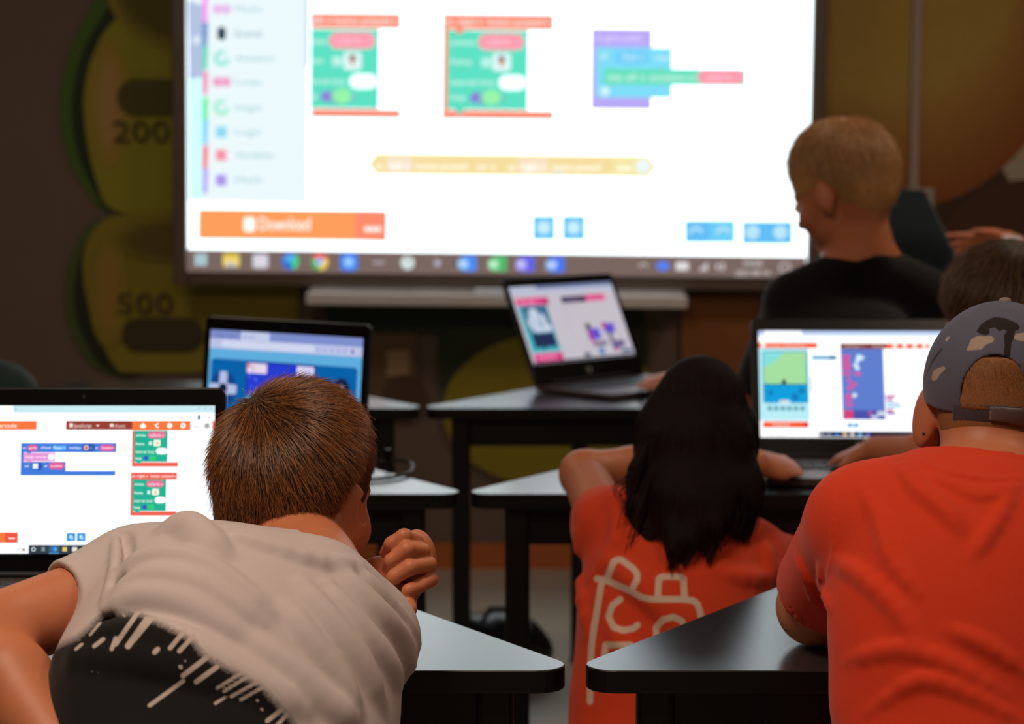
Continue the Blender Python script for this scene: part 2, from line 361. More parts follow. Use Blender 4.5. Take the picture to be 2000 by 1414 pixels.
for a0, c in ((-150, (235, 80, 80)), (-30, (245, 205, 70)), (90, (70, 180, 90))): u.arc(x, ty(x), 17, a0, a0+120, c)
u.circ(x, ty(x), 8, (245, 240, 245)); u.circ(x, ty(x), 6, (110, 160, 245))
x = 683; u.rr(x-17, ty(x)-17, x+17, ty(x)+17, 8, (60, 130, 245)); u.circ(x, ty(x), 10, (150, 205, 255))
u.rect(730, ty(740)-2, 752, ty(740)+3, (175, 165, 175)); u.circ(797, ty(797), 13, (215, 232, 230)); u.rect(797, ty(797)-10, 800, ty(797)+2, (120, 110, 110)); u.circ(855, ty(855), 7, (175, 170, 185))
for x, c, c2 in ((915, (70, 140, 245), (150, 200, 250)), (974, (80, 185, 110), (160, 235, 170)), (1028, (100, 100, 230), (180, 175, 250)), (1086, (70, 120, 245), (150, 190, 250))):
    u.rr(x-14, ty(x)-16, x+16, ty(x)+15, 5, c); u.rr(x-20, ty(x)-8, x, ty(x)+10, 3, c2); u.text({915: 'O', 974: 'X', 1028: 'T', 1086: 'W'}[x], x-15, ty(x)+6, 16, (240, 245, 255))
u.arc(1255, ty(1255)+4, 9, 190, 350, (205, 195, 195), 1, 6); u.circ(1293, ty(1293), 13, (80, 130, 245), 1, 9); u.rr(1318, ty(1330)-8, 1343, ty(1330)+8, 3, (225, 222, 222))
u.poly([(1362, ty(1370)+8), (1380, ty(1370)-9), (1380, ty(1370)+8)], (205, 198, 200)); u.arc(1403, ty(1403), 10, -60, 60, (205, 198, 200), 1, 5); u.rect(1396, ty(1403)-5, 1402, ty(1403)+5, (205, 198, 200))
u.text('10:05', 1450, ty(1470)-2, 16, (225, 220, 220), 1, 36); u.text('2021-09-14', 1434, ty(1470)+17, 15, (225, 220, 220), 1, 66); u.arc(1530, ty(1530), 11, 0, 360, (200, 192, 192), 1, 8)
u.build('display', display_mat('board_display', 1.0, .35), board)
# pen tray under the board, part of the board
tr = MB(); t0 = bl(604, 548); t1 = bl(1338, 556); tz = -.075; tw = t1[0]-t0[0]; tc_ = (t0[0]+t1[0])/2
tr.box((tc_, -.045, tz-.012), (tw, .12, .014), bev=.005); tr.box((tc_, -.1, tz), (tw, .012, .034), bev=.005); tr.box((tc_, .012, tz+.01), (tw, .012, .06), bev=.004)
for x_ in (t0[0]+.006, t1[0]-.006): tr.box((x_, -.045, tz), (.012, .12, .03), bev=.004)
tr.build('pen_tray', mat('tray_plastic', (232, 230, 230), .2, noise=.03), board)
def on_tray(px): p = at(px, 553, BY-.05); return p[0], BY-.045, p0[2]-(p[0]-p0[0])*sR+tz*cR-.0035
for px, nm, lab, c, L in ((670, 'marker_pen', 'white marker pen lying at the left end of the screen tray', (225, 225, 230), .13), (768, 'marker_pen', 'grey marker pen lying midway between the white and the red capped pens', (150, 155, 165), .14), (865, 'marker_pen', 'red capped marker pen lying on the screen tray left of the middle laptop', (225, 220, 220), .13)):
    x_, y_, z_ = on_tray(px); e = empty(nm, (x_, y_, z_), lab, 'marker', 'marker pens on the screen tray')
    MB().cyl((-L/2, 0, .008), (L/2-.035, 0, .008), .008).build('barrel', mat('pen_%d' % c[0], c, .35, noise=.03), e, smooth=True)
    MB().cyl((L/2-.035, 0, .008), (L/2, 0, .008), .0092, .008).build('cap', mat('pen_cap_%d' % px, (190, 50, 45) if px == 865 else (60, 66, 90), .35, noise=.03), e, smooth=True)
x_, y_, z_ = on_tray(965); e = empty('board_eraser', (x_, y_, z_), 'white board eraser on the screen tray beside the middle laptop', 'eraser')
MB().box((0, 0, .022), (.12, .05, .026)).build('body', mat('eraser_shell', (222, 224, 226), .4, noise=.03), e, bevel=.006)
MB().box((0, 0, .0045), (.114, .046, .009)).build('felt_pad', mat('felt', (70, 70, 76), .95, bump=.3), e)
# ------------------------------------------------------------------ trapezoid tables
TZ = .72
TOPM = mat('table_laminate', (44, 46, 52), .26, noise=.08, nscale=90, bump=.02, bscale=300, spec=1.0)
TOPM.node_tree.nodes['Principled BSDF'].inputs['IOR'].default_value = 1.75
EDGE = mat('table_edge', (12, 12, 13), .4, noise=.1)
TLEG = mat('table_steel', (13, 13, 14), .42, noise=.1, bump=.03)
TD, TW = .585, 1.22
def table(xtip, side, y0, label):
    """xtip: x of the pointed corner on the aisle, side -1 = table left of the aisle"""
    cx = xtip+side*TW/2
    e = empty('school_table', (cx, y0, 0), label, 'table', 'trapezoid school tables in two columns')
    ins = TD/math.tan(math.radians(59))
    out = [(-TW/2-.03, 0), (TW/2+.03, 0), (TW/2-ins, TD), (-TW/2+ins, TD)]
    MB().prism(round_poly(out, .032, 7), TZ-.026, TZ, 0, 1).build('tabletop', [EDGE, TOPM], e, bevel=.002)
    k = .035; inn = [(-TW/2+.075, k), (TW/2-.075, k), (TW/2-ins-.01, TD-k), (-TW/2+ins+.01, TD-k)]
    ap = MB()
    for i in range(4):
        a_, b_ = Vector(inn[i]), Vector(inn[(i+1) % 4]); d_ = b_-a_
        ap.box(((a_.x+b_.x)/2, (a_.y+b_.y)/2, TZ-.026-.032), (d_.length, .022, .064), Matrix.Rotation(math.atan2(d_.y, d_.x), 3, 'Z'))
    ap.build('apron', TLEG, e, bevel=.002)
    for x_, y_ in inn:
        MB().prism(round_poly([(x_-.021, y_-.021), (x_+.021, y_-.021), (x_+.021, y_+.021), (x_-.021, y_+.021)], .008, 4), .008, TZ-.026).cyl((x_, y_, 0), (x_, y_, .012), .024).build('leg', TLEG, e)
    return e
for i, y0 in enumerate((2.234, 3.44, 4.645)):
    xl = (.056, -.093, -.213)[i]; xr = (.085, -.066, -.191)[i]
    table(xl, -1, y0, ('near dark table under the elbow of the boy in the white shirt', 'dark table holding the blue game laptop and a looped cable', 'farthest dark table left of the aisle, bare, beneath the big screen')[i])
    table(xr, 1, y0, ('near dark table under the elbow of the boy in the cap', 'dark table in front of the long haired girl', 'farthest dark table right of the aisle, with the turned laptop')[i])
# ------------------------------------------------------------------ laptops
LID = mat('laptop_black', (16, 16, 17), .35, noise=.1, bump=.02)
DECK = mat('laptop_deck', (92, 80, 74), .38, noise=.05, metal=.4)
KEY = mat('laptop_keys', (12, 12, 13), .5, noise=.1)
LOGO = mat('chrome_mark', (190, 190, 190), .3, noise=.03, metal=.6)
def laptop(X, Y, psi, t, hb, label, ui, W=.344, mx=.014, mt=.024, group='open laptops on the school tables', logo=True, deck=DECK):
    H = W*9/16
    e = empty('laptop', (X, Y, TZ+.001), label, 'laptop', group, rz=-psi)
    OW = W+2*mx; OH = hb+H+mt; D = .245; bt = .016
    MB().prism(round_poly([(-OW/2, -D), (OW/2, -D), (OW/2, .012), (-OW/2, .012)], .014, 5), 0.002, bt).build('base', [deck], e, bevel=.003)
    kb = MB(); kw = (OW-.05)/14
    for r in range(5):
        for c_ in range(14): kb.box((-OW/2+.025+kw*(c_+.5), -.05-.0195*r, bt+.001), (kw-.003, .0165, .003))
    kb.build('keyboard', KEY, e)
    MB().box((0, -.198, bt+.0004), (.11, .065, .001)).build('touchpad', mat('touchpad', (120, 112, 110), .25, noise=.03), e)
    for x_ in (-OW/2+.02, OW/2-.02):
        for y_ in (-.02, -D+.02): pass
    hng = MB(); hng.cyl((-OW*.36, .004, bt+.002), (OW*.36, .004, bt+.002), .0065, n=14); hng.build('hinge', KEY, e, smooth=True)
    # lid: local frame with x right, z up along the lid, front face toward -y
    l = MB().prism(round_poly([(-OW/2, 0), (OW/2, 0), (OW/2, OH), (-OW/2, OH)], .012, 6), -.004, .004)
    bmesh.ops.transform(l.bm, matrix=Matrix.Rotation(math.pi/2, 4, 'X'), verts=l.bm.verts)
    lo = l.build('lid', LID, e, bevel=.002)
    lo.location = (0, .006, bt); lo.rotation_euler = (-t, 0, 0)
    bz = MB()
    for c_, d_ in (((0, -.0045, hb/2+.001), (OW-.008, .0012, hb-.004)), ((0, -.0045, hb+H+mt/2), (OW-.008, .0012, mt-.004)), ((-W/2-mx/2, -.0045, hb+H/2), (mx-.003, .0012, H)), ((W/2+mx/2, -.0045, hb+H/2), (mx-.003, .0012, H))): bz.box(c_, d_)
    bz.build('bezel', mat('bezel_black', (9, 9, 10), .3, noise=.1), lo)
    MB().cyl((0, -.0052, hb+H+mt*.5), (0, -.0058, hb+H+mt*.5), .0022, n=16).build('webcam', mat('lens_glass', (60, 60, 66), .1, noise=.05), lo)
    if logo:
        g = MB().cyl((0, -.0052, hb*.5), (0, -.0056, hb*.5), .0085, n=28)
        V, F, Wt = text_polys('hp'); vs = [g.bm.verts.new((-.0052+a*.0104/Wt, -.00575, hb*.5-.002+b_*.0085)) for a, b_ in V]
        for f in F:
            try: g.bm.faces.new([vs[i] for i in f]).material_index = 1
            except ValueError: pass
        g.build('maker_mark', [LOGO, KEY], lo)
    x0, y0, x1, y1 = ui[0]
    U = UI(lambda x, y: (-W/2+(x-x0)/(x1-x0)*W, hb+(y1-y)/(y1-y0)*H), .00006)
    ui[1](U)
    d = U.build('display', LAPDISP, lo); d.location = (0, -.0042, 0)
    return e
LAPDISP = display_mat('laptop_display', 1.0)
def blockstack(U, x0, y0, head, GR=(32, 178, 148), RD=(240, 98, 84)):
    PK = (236, 108, 150)
    if head:
        U.rect(x0, y0-13, x0+86, y0, RD); U.text('on', x0+2, y0-4, 8, (255, 240, 235), 1.2, 6); U.text('right v', x0+12, y0-4, 8, (255, 240, 235), 1.2, 20); U.text('button', x0+37, y0-4, 8, (255, 240, 235), 1.2, 17); U.text('pressed v', x0+58, y0-4, 8, (255, 240, 235), 1.2, 26)
    U.rect(x0, y0, x0+5, y0+67, RD); U.rect(x0, y0+59, x0+86, y0+67, RD); U.rect(x0+4, y0, x0+66, y0+58, GR)
    U.rect(x0+9, y0+57, x0+17, y0+61, GR)
    U.text('animate', x0+7, y0+11, 8, (230, 255, 245), 1.2, 18); U.rr(x0+29, y0+2, x0+62, y0+14, 6, PK); U.text('mySprite v', x0+32, y0+11, 8, (255, 230, 240), 1.2, 27)
    U.text('frames', x0+7, y0+27, 8, (230, 255, 245), 1.2, 16); U.rr(x0+31, y0+20, x0+37, y0+27, 1, (200, 245, 235)); U.rr(x0+40, y0+17, x0+53, y0+29, 2, (240, 245, 225), 1.1); U.rect(x0+45, y0+21, x0+49, y0+26, (235, 190, 120))
    U.text('interval (ms)', x0+7, y0+42, 8, (230, 255, 245), 1.2, 34); U.rr(x0+45, y0+32, x0+66, y0+44, 6, (240, 255, 250), 1.2); U.text('100', x0+50, y0+41, 7, (190, 230, 215), 1, 10)
    U.text('loop', x0+7, y0+54, 8, (230, 255, 245), 1.2, 11); U.poly([(x0+20, y0+51), (x0+27, y0+46), (x0+34, y0+51), (x0+27, y0+56)], (56, 84, 200)); U.poly([(x0+30, y0+51), (x0+36, y0+46), (x0+42, y0+46), (x0+47, y0+51), (x0+42, y0+56), (x0+36, y0+56)], (48, 205, 120))
def ui1(U):
    W1 = 1.25; OR = (250, 120, 60)
    U.rect(-101, 806, 390, 1081, (250, 252, 254), W1)
    U.rect(-101, 806, 390, 819, (200, 232, 240), 1.05); U.rect(-60, 806, 12, 819, (250, 252, 254), W1); U.text('+', 15, 816, 9, (120, 150, 160))
    for x in (358, 370, 381): U.rect(x, 811, x+4, 812, (110, 130, 140))
    for x in (295, 309, 327, 344): U.circ(x, 828, 2, (190, 200, 205))
    U.rect(358, 824, 363, 832, (70, 90, 170)); U.circ(380, 828, 2, (170, 175, 180))
    U.rect(-101, 835, 57, 851, OR); U.text('arcade', -14, 847, 11, (255, 245, 235), 1.2, 34); U.text('<', 71, 846, 9, (110, 120, 120))
    U.rect(112, 835, 237, 851, (152, 62, 50)); U.rr(118, 839, 125, 847, 1, (245, 220, 215)); U.text('JavaScript', 127, 847, 10, (245, 225, 220), 1, 33); U.poly([(168, 842), (175, 842), (171.5, 846)], (245, 225, 220)); U.rr(194, 840, 201, 846, 1, (245, 220, 215)); U.text('Assets', 203, 847, 10, (240, 205, 200), 1, 20)
    U.rect(236, 835, 345, 852, OR); U.rect(345, 836, 386, 851, (250, 250, 250), W1); U.rect(386, 835, 390, 851, (240, 90, 60))
    U.poly([(250, 844), (256, 838), (262, 844), (260, 848), (252, 848)], (255, 245, 240), 1.2); U.poly([(277, 843), (284, 838), (286, 840), (280, 843), (286, 847), (284, 849)], (255, 245, 240), 1.2); U.circ(306, 843.5, 5, (255, 245, 240), 1.2); U.circ(331, 843.5, 5, (255, 245, 240), 1.2); U.text('?', 304, 847, 8, OR); U.circ(331, 843.5, 2, OR)
    U.text('Sign in', 350, 847, 8, (150, 150, 155), 1, 19); U.circ(376, 844, 5, (70, 80, 90)); U.circ(376, 844, 3.6, (235, 238, 240)); U.circ(376, 844, 2, (70, 80, 90))
    B = (64, 124, 222); PK = (226, 92, 150); TX = (240, 240, 255)
    U.rect(29, 876, 207, 893, B); U.rect(29, 893, 34, 936, B); U.rect(29, 928, 206, 936, B); U.rect(34, 911, 113, 928, B)
    U.text('on', 32, 887, 7.5, TX, 1.2, 6); U.rr(41, 879, 60, 891, 6, PK); U.text('sprite', 44, 887, 7.5, (255, 230, 245), 1.2, 14); U.text('of kind', 66, 887, 7.5, TX, 1.2, 18); U.rr(88, 880, 114, 890, 5, (70, 170, 240)); U.text('Player v', 90, 887, 7.5, TX, 1.2, 22); U.text('overlaps', 119, 887, 7.5, TX, 1.2, 22)
    U.rr(143, 877, 168, 892, 7, (48, 90, 180)); U.circ(151, 884.5, 5, (225, 190, 190)); U.circ(151, 885, 2.5, (210, 90, 70)); U.text('v', 159, 887, 6, TX); U.text('at', 168, 887, 7.5, TX, 1.2, 5); U.rr(176, 879, 204, 891, 6, PK); U.text('location', 180, 887, 7.5, (255, 230, 245), 1.2, 21)
    U.rect(34, 894, 93, 910, (232, 150, 215)); U.text('change score by', 37, 904, 7.5, (255, 235, 250), 1.2, 40); U.circ(86, 902, 6, (250, 245, 250), 1.2)
    U.text('set', 37, 921, 7.5, TX, 1.2, 8); U.rr(50, 912, 69, 926, 4, (44, 84, 176)); U.rect(52, 914, 62, 924, (225, 238, 232), 1.1); U.text('at', 74, 921, 7.5, TX, 1.2, 5); U.rr(82, 912, 111, 925, 6, PK); U.text('location', 86, 921, 7.5, (255, 230, 245), 1.2, 21)
    U.rect(41, 892, 49, 895, B); U.rect(41, 909, 49, 912, (232, 150, 215))
    blockstack(U, 237, 853, False); blockstack(U, 236, 944, True)
    U.rect(385, 940, 388, 1005, (190, 205, 225)); U.rect(54, 1032, 384, 1033, (222, 232, 240))
    U.rect(-80, 1042, 28, 1061, OR); U.rect(4, 1042, 28, 1061, (236, 88, 62))
    for k in range(3): U.circ(13+k*4, 1053, 1.6, (255, 240, 235), 1.2)
    U.text('met lengte', 54, 1055, 8, (215, 220, 228), 1, 34)
    for x in (119, 138): U.rect(x, 1043, x+16, 1058, (44, 150, 226)); U.rr(x+5, 1047, x+10, 1053, 1, (225, 242, 255)); U.rr(x+7, 1049, x+12, 1055, 1, (170, 220, 250))
    U.rect(49, 1065, 390, 1081, (50, 64, 76)); U.rect(-101, 1065, 49, 1081, (240, 246, 246), 1.15); U.text('22°C', 27, 1076, 6, (120, 125, 130), 1, 12); U.circ(40, 1074, 2.5, (200, 90, 60))
    U.arc(58, 1073, 4, 0, 360, (240, 245, 250), 1, 2.6); U.rect(73, 1070, 79, 1071.5, (200, 210, 220)); U.rect(73, 1074, 79, 1075.5, (200, 210, 220)); U.rect(87, 1065, 106, 1081, (66, 96, 126)); U.circ(96, 1072.5, 5, (40, 120, 215)); U.arc(96, 1072.5, 5, -50, 60, (70, 190, 225)); U.rect(87, 1080, 106, 1081, (80, 190, 250))
    U.rect(112, 1069, 120, 1077, (240, 205, 110)); U.rect(130, 1069, 139, 1077, (232, 232, 225)); U.rr(149, 1069, 159, 1076, 2, (80, 185, 240))
    for x in (170, 190, 210, 230): U.circ(x, 1073, 4, (170, 190, 210))
def ui2(U):
    W1 = .95
    U.rect(0, 0, 1000, 562, (96, 176, 226), W1); U.rect(0, 0, 1000, 45, (128, 144, 208), W1); U.rect(208, 2, 400, 45, (200, 208, 240), W1); U.text('Arcade', 226, 34, 26, (110, 120, 180)); U.text('MakeCode', 40, 34, 24, (84, 98, 170), 1, 130)
    U.rect(0, 45, 1000, 96, (190, 198, 236), W1); U.rr(80, 52, 700, 88, 16, (212, 218, 244), W1)
    for x in (720, 760, 810, 850, 890): U.circ(x, 71, 8, (150, 160, 205))
    U.rect(934, 60, 946, 82, (70, 80, 130)); U.rr(18, 150, 978, 620, 22, (0, 96, 168)); U.rect(0, 520, 1000, 562, (96, 176, 226), W1)
    U.rect(258, 152, 712, 480, (10, 24, 90)); U.rect(264, 158, 706, 474, (34, 60, 206))
    for i in range(26): U.circ(280+(i*167) % 410, 230+(i*71) % 150, 5 if i % 3 else 8, (96, 110, 236))
    U.rr(266, 162, 398, 214, 4, (232, 214, 232)); U.rect(270, 166, 290, 184, (220, 90, 80)); U.text('3', 300, 204, 40, (110, 110, 190)); U.rr(596, 162, 706, 214, 4, (226, 220, 244)); U.text('120', 620, 204, 40, (110, 110, 190), 1, 70)
    U.rr(262, 330, 400, 430, 30, (40, 190, 225)); U.circ(330, 360, 20, (130, 230, 240)); U.rect(264, 420, 706, 474, (30, 130, 200))
    U.text('MENU', 724, 234, 28, (16, 40, 84), 1, 62); U.circ(804, 226, 8, (20, 60, 110))
    U.circ(112, 306, 92, (6, 66, 130)); U.rr(86, 214, 138, 398, 14, (178, 190, 230)); U.rr(20, 280, 204, 332, 14, (178, 190, 230)); U.circ(112, 306, 30, (14, 30, 60))
    U.circ(886, 262, 54, (14, 30, 66)); U.text('A', 866, 284, 62, (200, 208, 236), 1, 42); U.circ(800, 370, 54, (14, 30, 66)); U.text('B', 784, 390, 58, (200, 208, 236), 1, 36)
    U.rect(0, 540, 1000, 562, (40, 50, 70))
def ui3(U):
    PK = (222, 70, 136); W1 = .78
    U.rect(0, 0, 1000, 562, (218, 212, 222), W1); U.rect(0, 0, 1000, 62, (206, 212, 236), W1); U.rect(250, 0, 1000, 26, (128, 142, 186), W1)
    U.rect(24, 84, 330, 140, PK); U.text('Arcade', 60, 128, 40, (250, 190, 220), 1, 140); U.rect(280, 90, 330, 140, (190, 50, 110))
    U.rect(24, 140, 296, 480, (66, 176, 190)); U.rect(52, 146, 290, 340, (74, 120, 146)); U.rect(52, 146, 290, 190, (60, 104, 136))
    for x, y, rx, ry in ((150, 210, 46, 50), (150, 285, 30, 50), (96, 270, 22, 44), (220, 260, 28, 56), (250, 310, 30, 30), (180, 320, 90, 18)): U.circ(x, y, rx, (196, 206, 226), 1, ry)
    U.rect(66, 344, 280, 446, (34, 46, 84)); U.circ(150, 446, 16, (34, 46, 84)); U.text('. . . . . . .', 80, 470, 40, (40, 120, 130), 1, 170)
    U.rect(24, 490, 296, 548, PK); U.text('Download', 70, 532, 36, (250, 190, 220), 1, 150); U.rect(262, 492, 296, 548, (190, 50, 110))
    U.rect(452, 92, 690, 140, (60, 46, 80)); U.text('JavaScript', 480, 130, 34, (150, 130, 170), 1, 150); U.rect(690, 88, 884, 136, PK); U.text('o  <  ?  *', 710, 126, 34, (250, 170, 210), 1, 150)
    U.rect(446, 150, 452, 420, (170, 180, 205))
    U.rect(600, 300, 650, 344, (60, 90, 70)); U.rect(626, 340, 720, 420, (96, 76, 206)); U.rect(600, 344, 640, 430, (160, 60, 160)); U.rect(620, 430, 650, 470, (190, 50, 110)); U.rect(630, 440, 760, 470, (110, 100, 130)); U.circ(680, 510, 28, (60, 120, 190)); U.rect(770, 310, 880, 380, (96, 76, 206)); U.rect(760, 300, 800, 350, (180, 60, 140)); U.rect(800, 380, 830, 450, (70, 76, 74)); U.rect(800, 440, 930, 470, (110, 100, 140)); U.rect(800, 470, 920, 494, (80, 80, 150)); U.rect(810, 490, 850, 520, (180, 60, 120))
    U.rect(500, 514, 560, 540, (50, 60, 90)); U.rect(870, 510, 980, 536, (70, 86, 130)); U.rect(0, 548, 1000, 562, (34, 28, 44))
def ui4(U):
    W1 = 1.35; OR = (246, 92, 52)
    U.rect(1482, 650, 1860, 858, (252, 253, 255), W1); U.rect(1482, 650, 1860, 660, (196, 214, 250)); U.rect(1494, 650, 1566, 659, (240, 244, 255), W1)
    U.rect(1482, 673, 1596, 684, OR); U.circ(1491, 678, 5, (255, 235, 225), 1.2); U.text('Arcade  Webspelletje', 1500, 681, 8, (255, 220, 205), 1.1, 74)
    U.rect(1482, 684, 1578, 826, (186, 238, 248)); U.rr(1489, 690, 1576, 792, 4, (40, 160, 190)); U.rect(1491, 692, 1573, 754, (164, 224, 160)); U.poly([(1491, 692), (1532, 692), (1510, 712), (1491, 722)], (132, 224, 222)); U.rect(1526, 746, 1533, 756, (14, 40, 30))
    for k in range(12): U.rect(1493+k*6.8, 754, 1497+k*6.8, 757, (26, 90, 110))
    U.rect(1491, 757, 1573, 791, (0, 158, 222)); U.rect(1498, 770, 1508, 774, (10, 110, 170)); U.rect(1501, 767, 1505, 777, (10, 110, 170)); U.circ(1550, 780, 7, (10, 120, 184)); U.circ(1563, 768, 6, (10, 120, 184)); U.rr(1519, 786, 1540, 794, 3, (220, 240, 245)); U.text('Menu', 1521, 792, 6, (100, 120, 130), 1, 16)
    for k in range(6): U.rr(1496+k*12.5, 798, 1506+k*12.5, 807, 2, (126, 190, 206)); U.rect(1499+k*12.5, 801, 1503+k*12.5, 805, (30, 70, 90))
    U.rect(1487, 828, 1575, 840, OR); U.text('Download', 1506, 837, 9, (255, 230, 220), 1.2, 32); U.rect(1564, 829, 1575, 840, (220, 70, 50))
    U.rect(1584, 699, 1632, 708, (120, 180, 210)); U.rect(1618, 699, 1632, 708, (60, 130, 170)); U.rect(1581, 740, 1583, 772, (70, 90, 160)); U.rect(1583, 708, 1584, 822, (190, 190, 215))
    U.rect(1640, 675, 1728, 686, (128, 58, 44)); U.text('JavaScript  v', 1648, 683, 8, (235, 205, 200), 1, 36); U.text('Assets', 1702, 683, 8, (235, 205, 200), 1, 22); U.rect(1728, 675, 1812, 686, OR)
    for k in range(4): U.circ(1745+k*19, 680.5, 4.5, (255, 230, 225), 1.2)
    U.rect(1640, 686, 1722, 824, (92, 124, 206))
    for y, x0, w_, c in ((698, 1643, 16, 0), (706, 1643, 14, 0), (714, 1643, 16, 0), (722, 1643, 16, 0), (732, 1643, 15, 0), (732, 1664, 14, 0), (744, 1650, 8, 0), (752, 1654, 16, 0), (760, 1650, 12, 0), (774, 1646, 14, 0), (782, 1646, 14, 0), (792, 1646, 14, 0)): U.rr(x0, y, x0+w_, y+7, 3, (216, 84, 160))
    for x, y in ((1674, 702), (1680, 704), (1672, 709), (1668, 718), (1671, 724), (1664, 777)): U.circ(x, y, 4.5, (206, 232, 240), 1.1)
    U.rect(1642, 806, 1660, 823, (220, 60, 110)); U.rect(1660, 806, 1722, 824, (70, 80, 170)); U.rr(1706, 808, 1722, 816, 3, (215, 225, 240)); U.rr(1694, 816, 1708, 822, 3, (205, 215, 240)); U.rr(1690, 808, 1696, 816, 2, (206, 80, 160))
    for y, w_, c in ((776, 18, (206, 60, 130)), (783, 14, (206, 70, 150)), (790, 26, (150, 190, 220)), (797, 30, (150, 200, 230)), (804, 14, (206, 60, 130)), (810, 18, (110, 90, 190))): U.rect(1724, y, 1724+w_, y+5, c)
    U.rect(1722, 780, 1766, 781.5, (110, 120, 170))
    for x in (1648, 1660): U.rect(x, 831, x+10, 840, (90, 170, 215))
    U.rect(1594, 847, 1860, 858, (24, 30, 44)); U.rect(1482, 847, 1594, 858, (248, 250, 250), 1.2); U.text('Hier typen', 1494, 855, 6, (150, 155, 160), 1, 36)
    for x, c in ((1600, (150, 160, 180)), (1613, (130, 140, 170)), (1628, (40, 120, 220)), (1643, (235, 200, 160)), (1657, (225, 225, 230)), (1672, (110, 190, 240)), (1687, (110, 100, 200))): U.circ(x, 852.5, 4, c)
laptop(-.562, 2.66, 0, .19, .03, 'near black laptop before the boy in white, red and green code blocks on screen', ((-101, 806, 390, 1081), ui1), logo=True)
laptop(-.416, 3.64, .568, .103, .0416, 'black laptop with the blue game controller picture, on the middle left table', ((0, 0, 1000, 562), ui2))
laptop(.199, 5.08, -.765, .447, .0517, 'turned laptop with pink and teal screen, on the farthest right table', ((0, 0, 1000, 562), ui3), W=.36)
laptop(.634, 3.742, .0315, .359, .0365, 'laptop with a white screen of blue code, between girl and boy in cap', ((1482, 650, 1860, 858), ui4), W=.36)
# ------------------------------------------------------------------ backpack, cable
# ------------------------------------------------------------------ smooth bodies: distance fields turned into one surface
def V3(*a): return np.array(a, float)
def nrm(v): v = np.asarray(v, float); return v/np.linalg.norm(v)
class Pr:
    """a distance primitive with a bounding sphere and a blend radius"""
    def __init__(s, f, c, r, k): s.f = f; s.c = np.asarray(c, float); s.r = r; s.k = k
def cone(a, b, ra, rb, k=.02, sq=None):
    a = np.asarray(a, float); b = np.asarray(b, float); ab = b-a; L2 = max(ab@ab, 1e-9)
    def f(P):
        q = P-a; t = np.clip((q@ab)/L2, 0, 1); q = q-t[:, None]*ab
        if sq is not None:
            n, sc = sq; qn = q@n; q = q+np.outer(qn*(1/sc-1), n)
            return (np.sqrt((q*q).sum(1))-(ra+(rb-ra)*t))*sc**.5
        return np.sqrt((q*q).sum(1))-(ra+(rb-ra)*t)
    return Pr(f, (a+b)/2, np.sqrt(L2)/2+max(ra, rb), k)
def ell(c, r, R=None, k=.02):
    c = np.asarray(c, float); r = np.asarray(r, float); R = np.eye(3) if R is None else R
    def f(P):
        q = (P-c)@R; a = q/r; k0 = np.sqrt((a*a).sum(1)); k1 = np.sqrt(((q/(r*r))**2).sum(1))
        return k0*(k0-1)/np.maximum(k1, 1e-6)
    return Pr(f, c, r.max(), k)
def smin(a, b, k):
    h = np.clip(.5+.5*(b-a)/k, 0, 1); return b+(a-b)*h-k*h*(1-h)
def union(prs, P, off=0.0):
    lo, hi = P.min(0), P.max(0); d = np.full(len(P), .5)
    for p in prs:
        q = np.maximum(np.maximum(lo-p.c, p.c-hi), 0)
        if np.sqrt(q@q)-p.r > .07+p.k+off: continue
        d = smin(d, p.f(P), p.k)
    return d-off
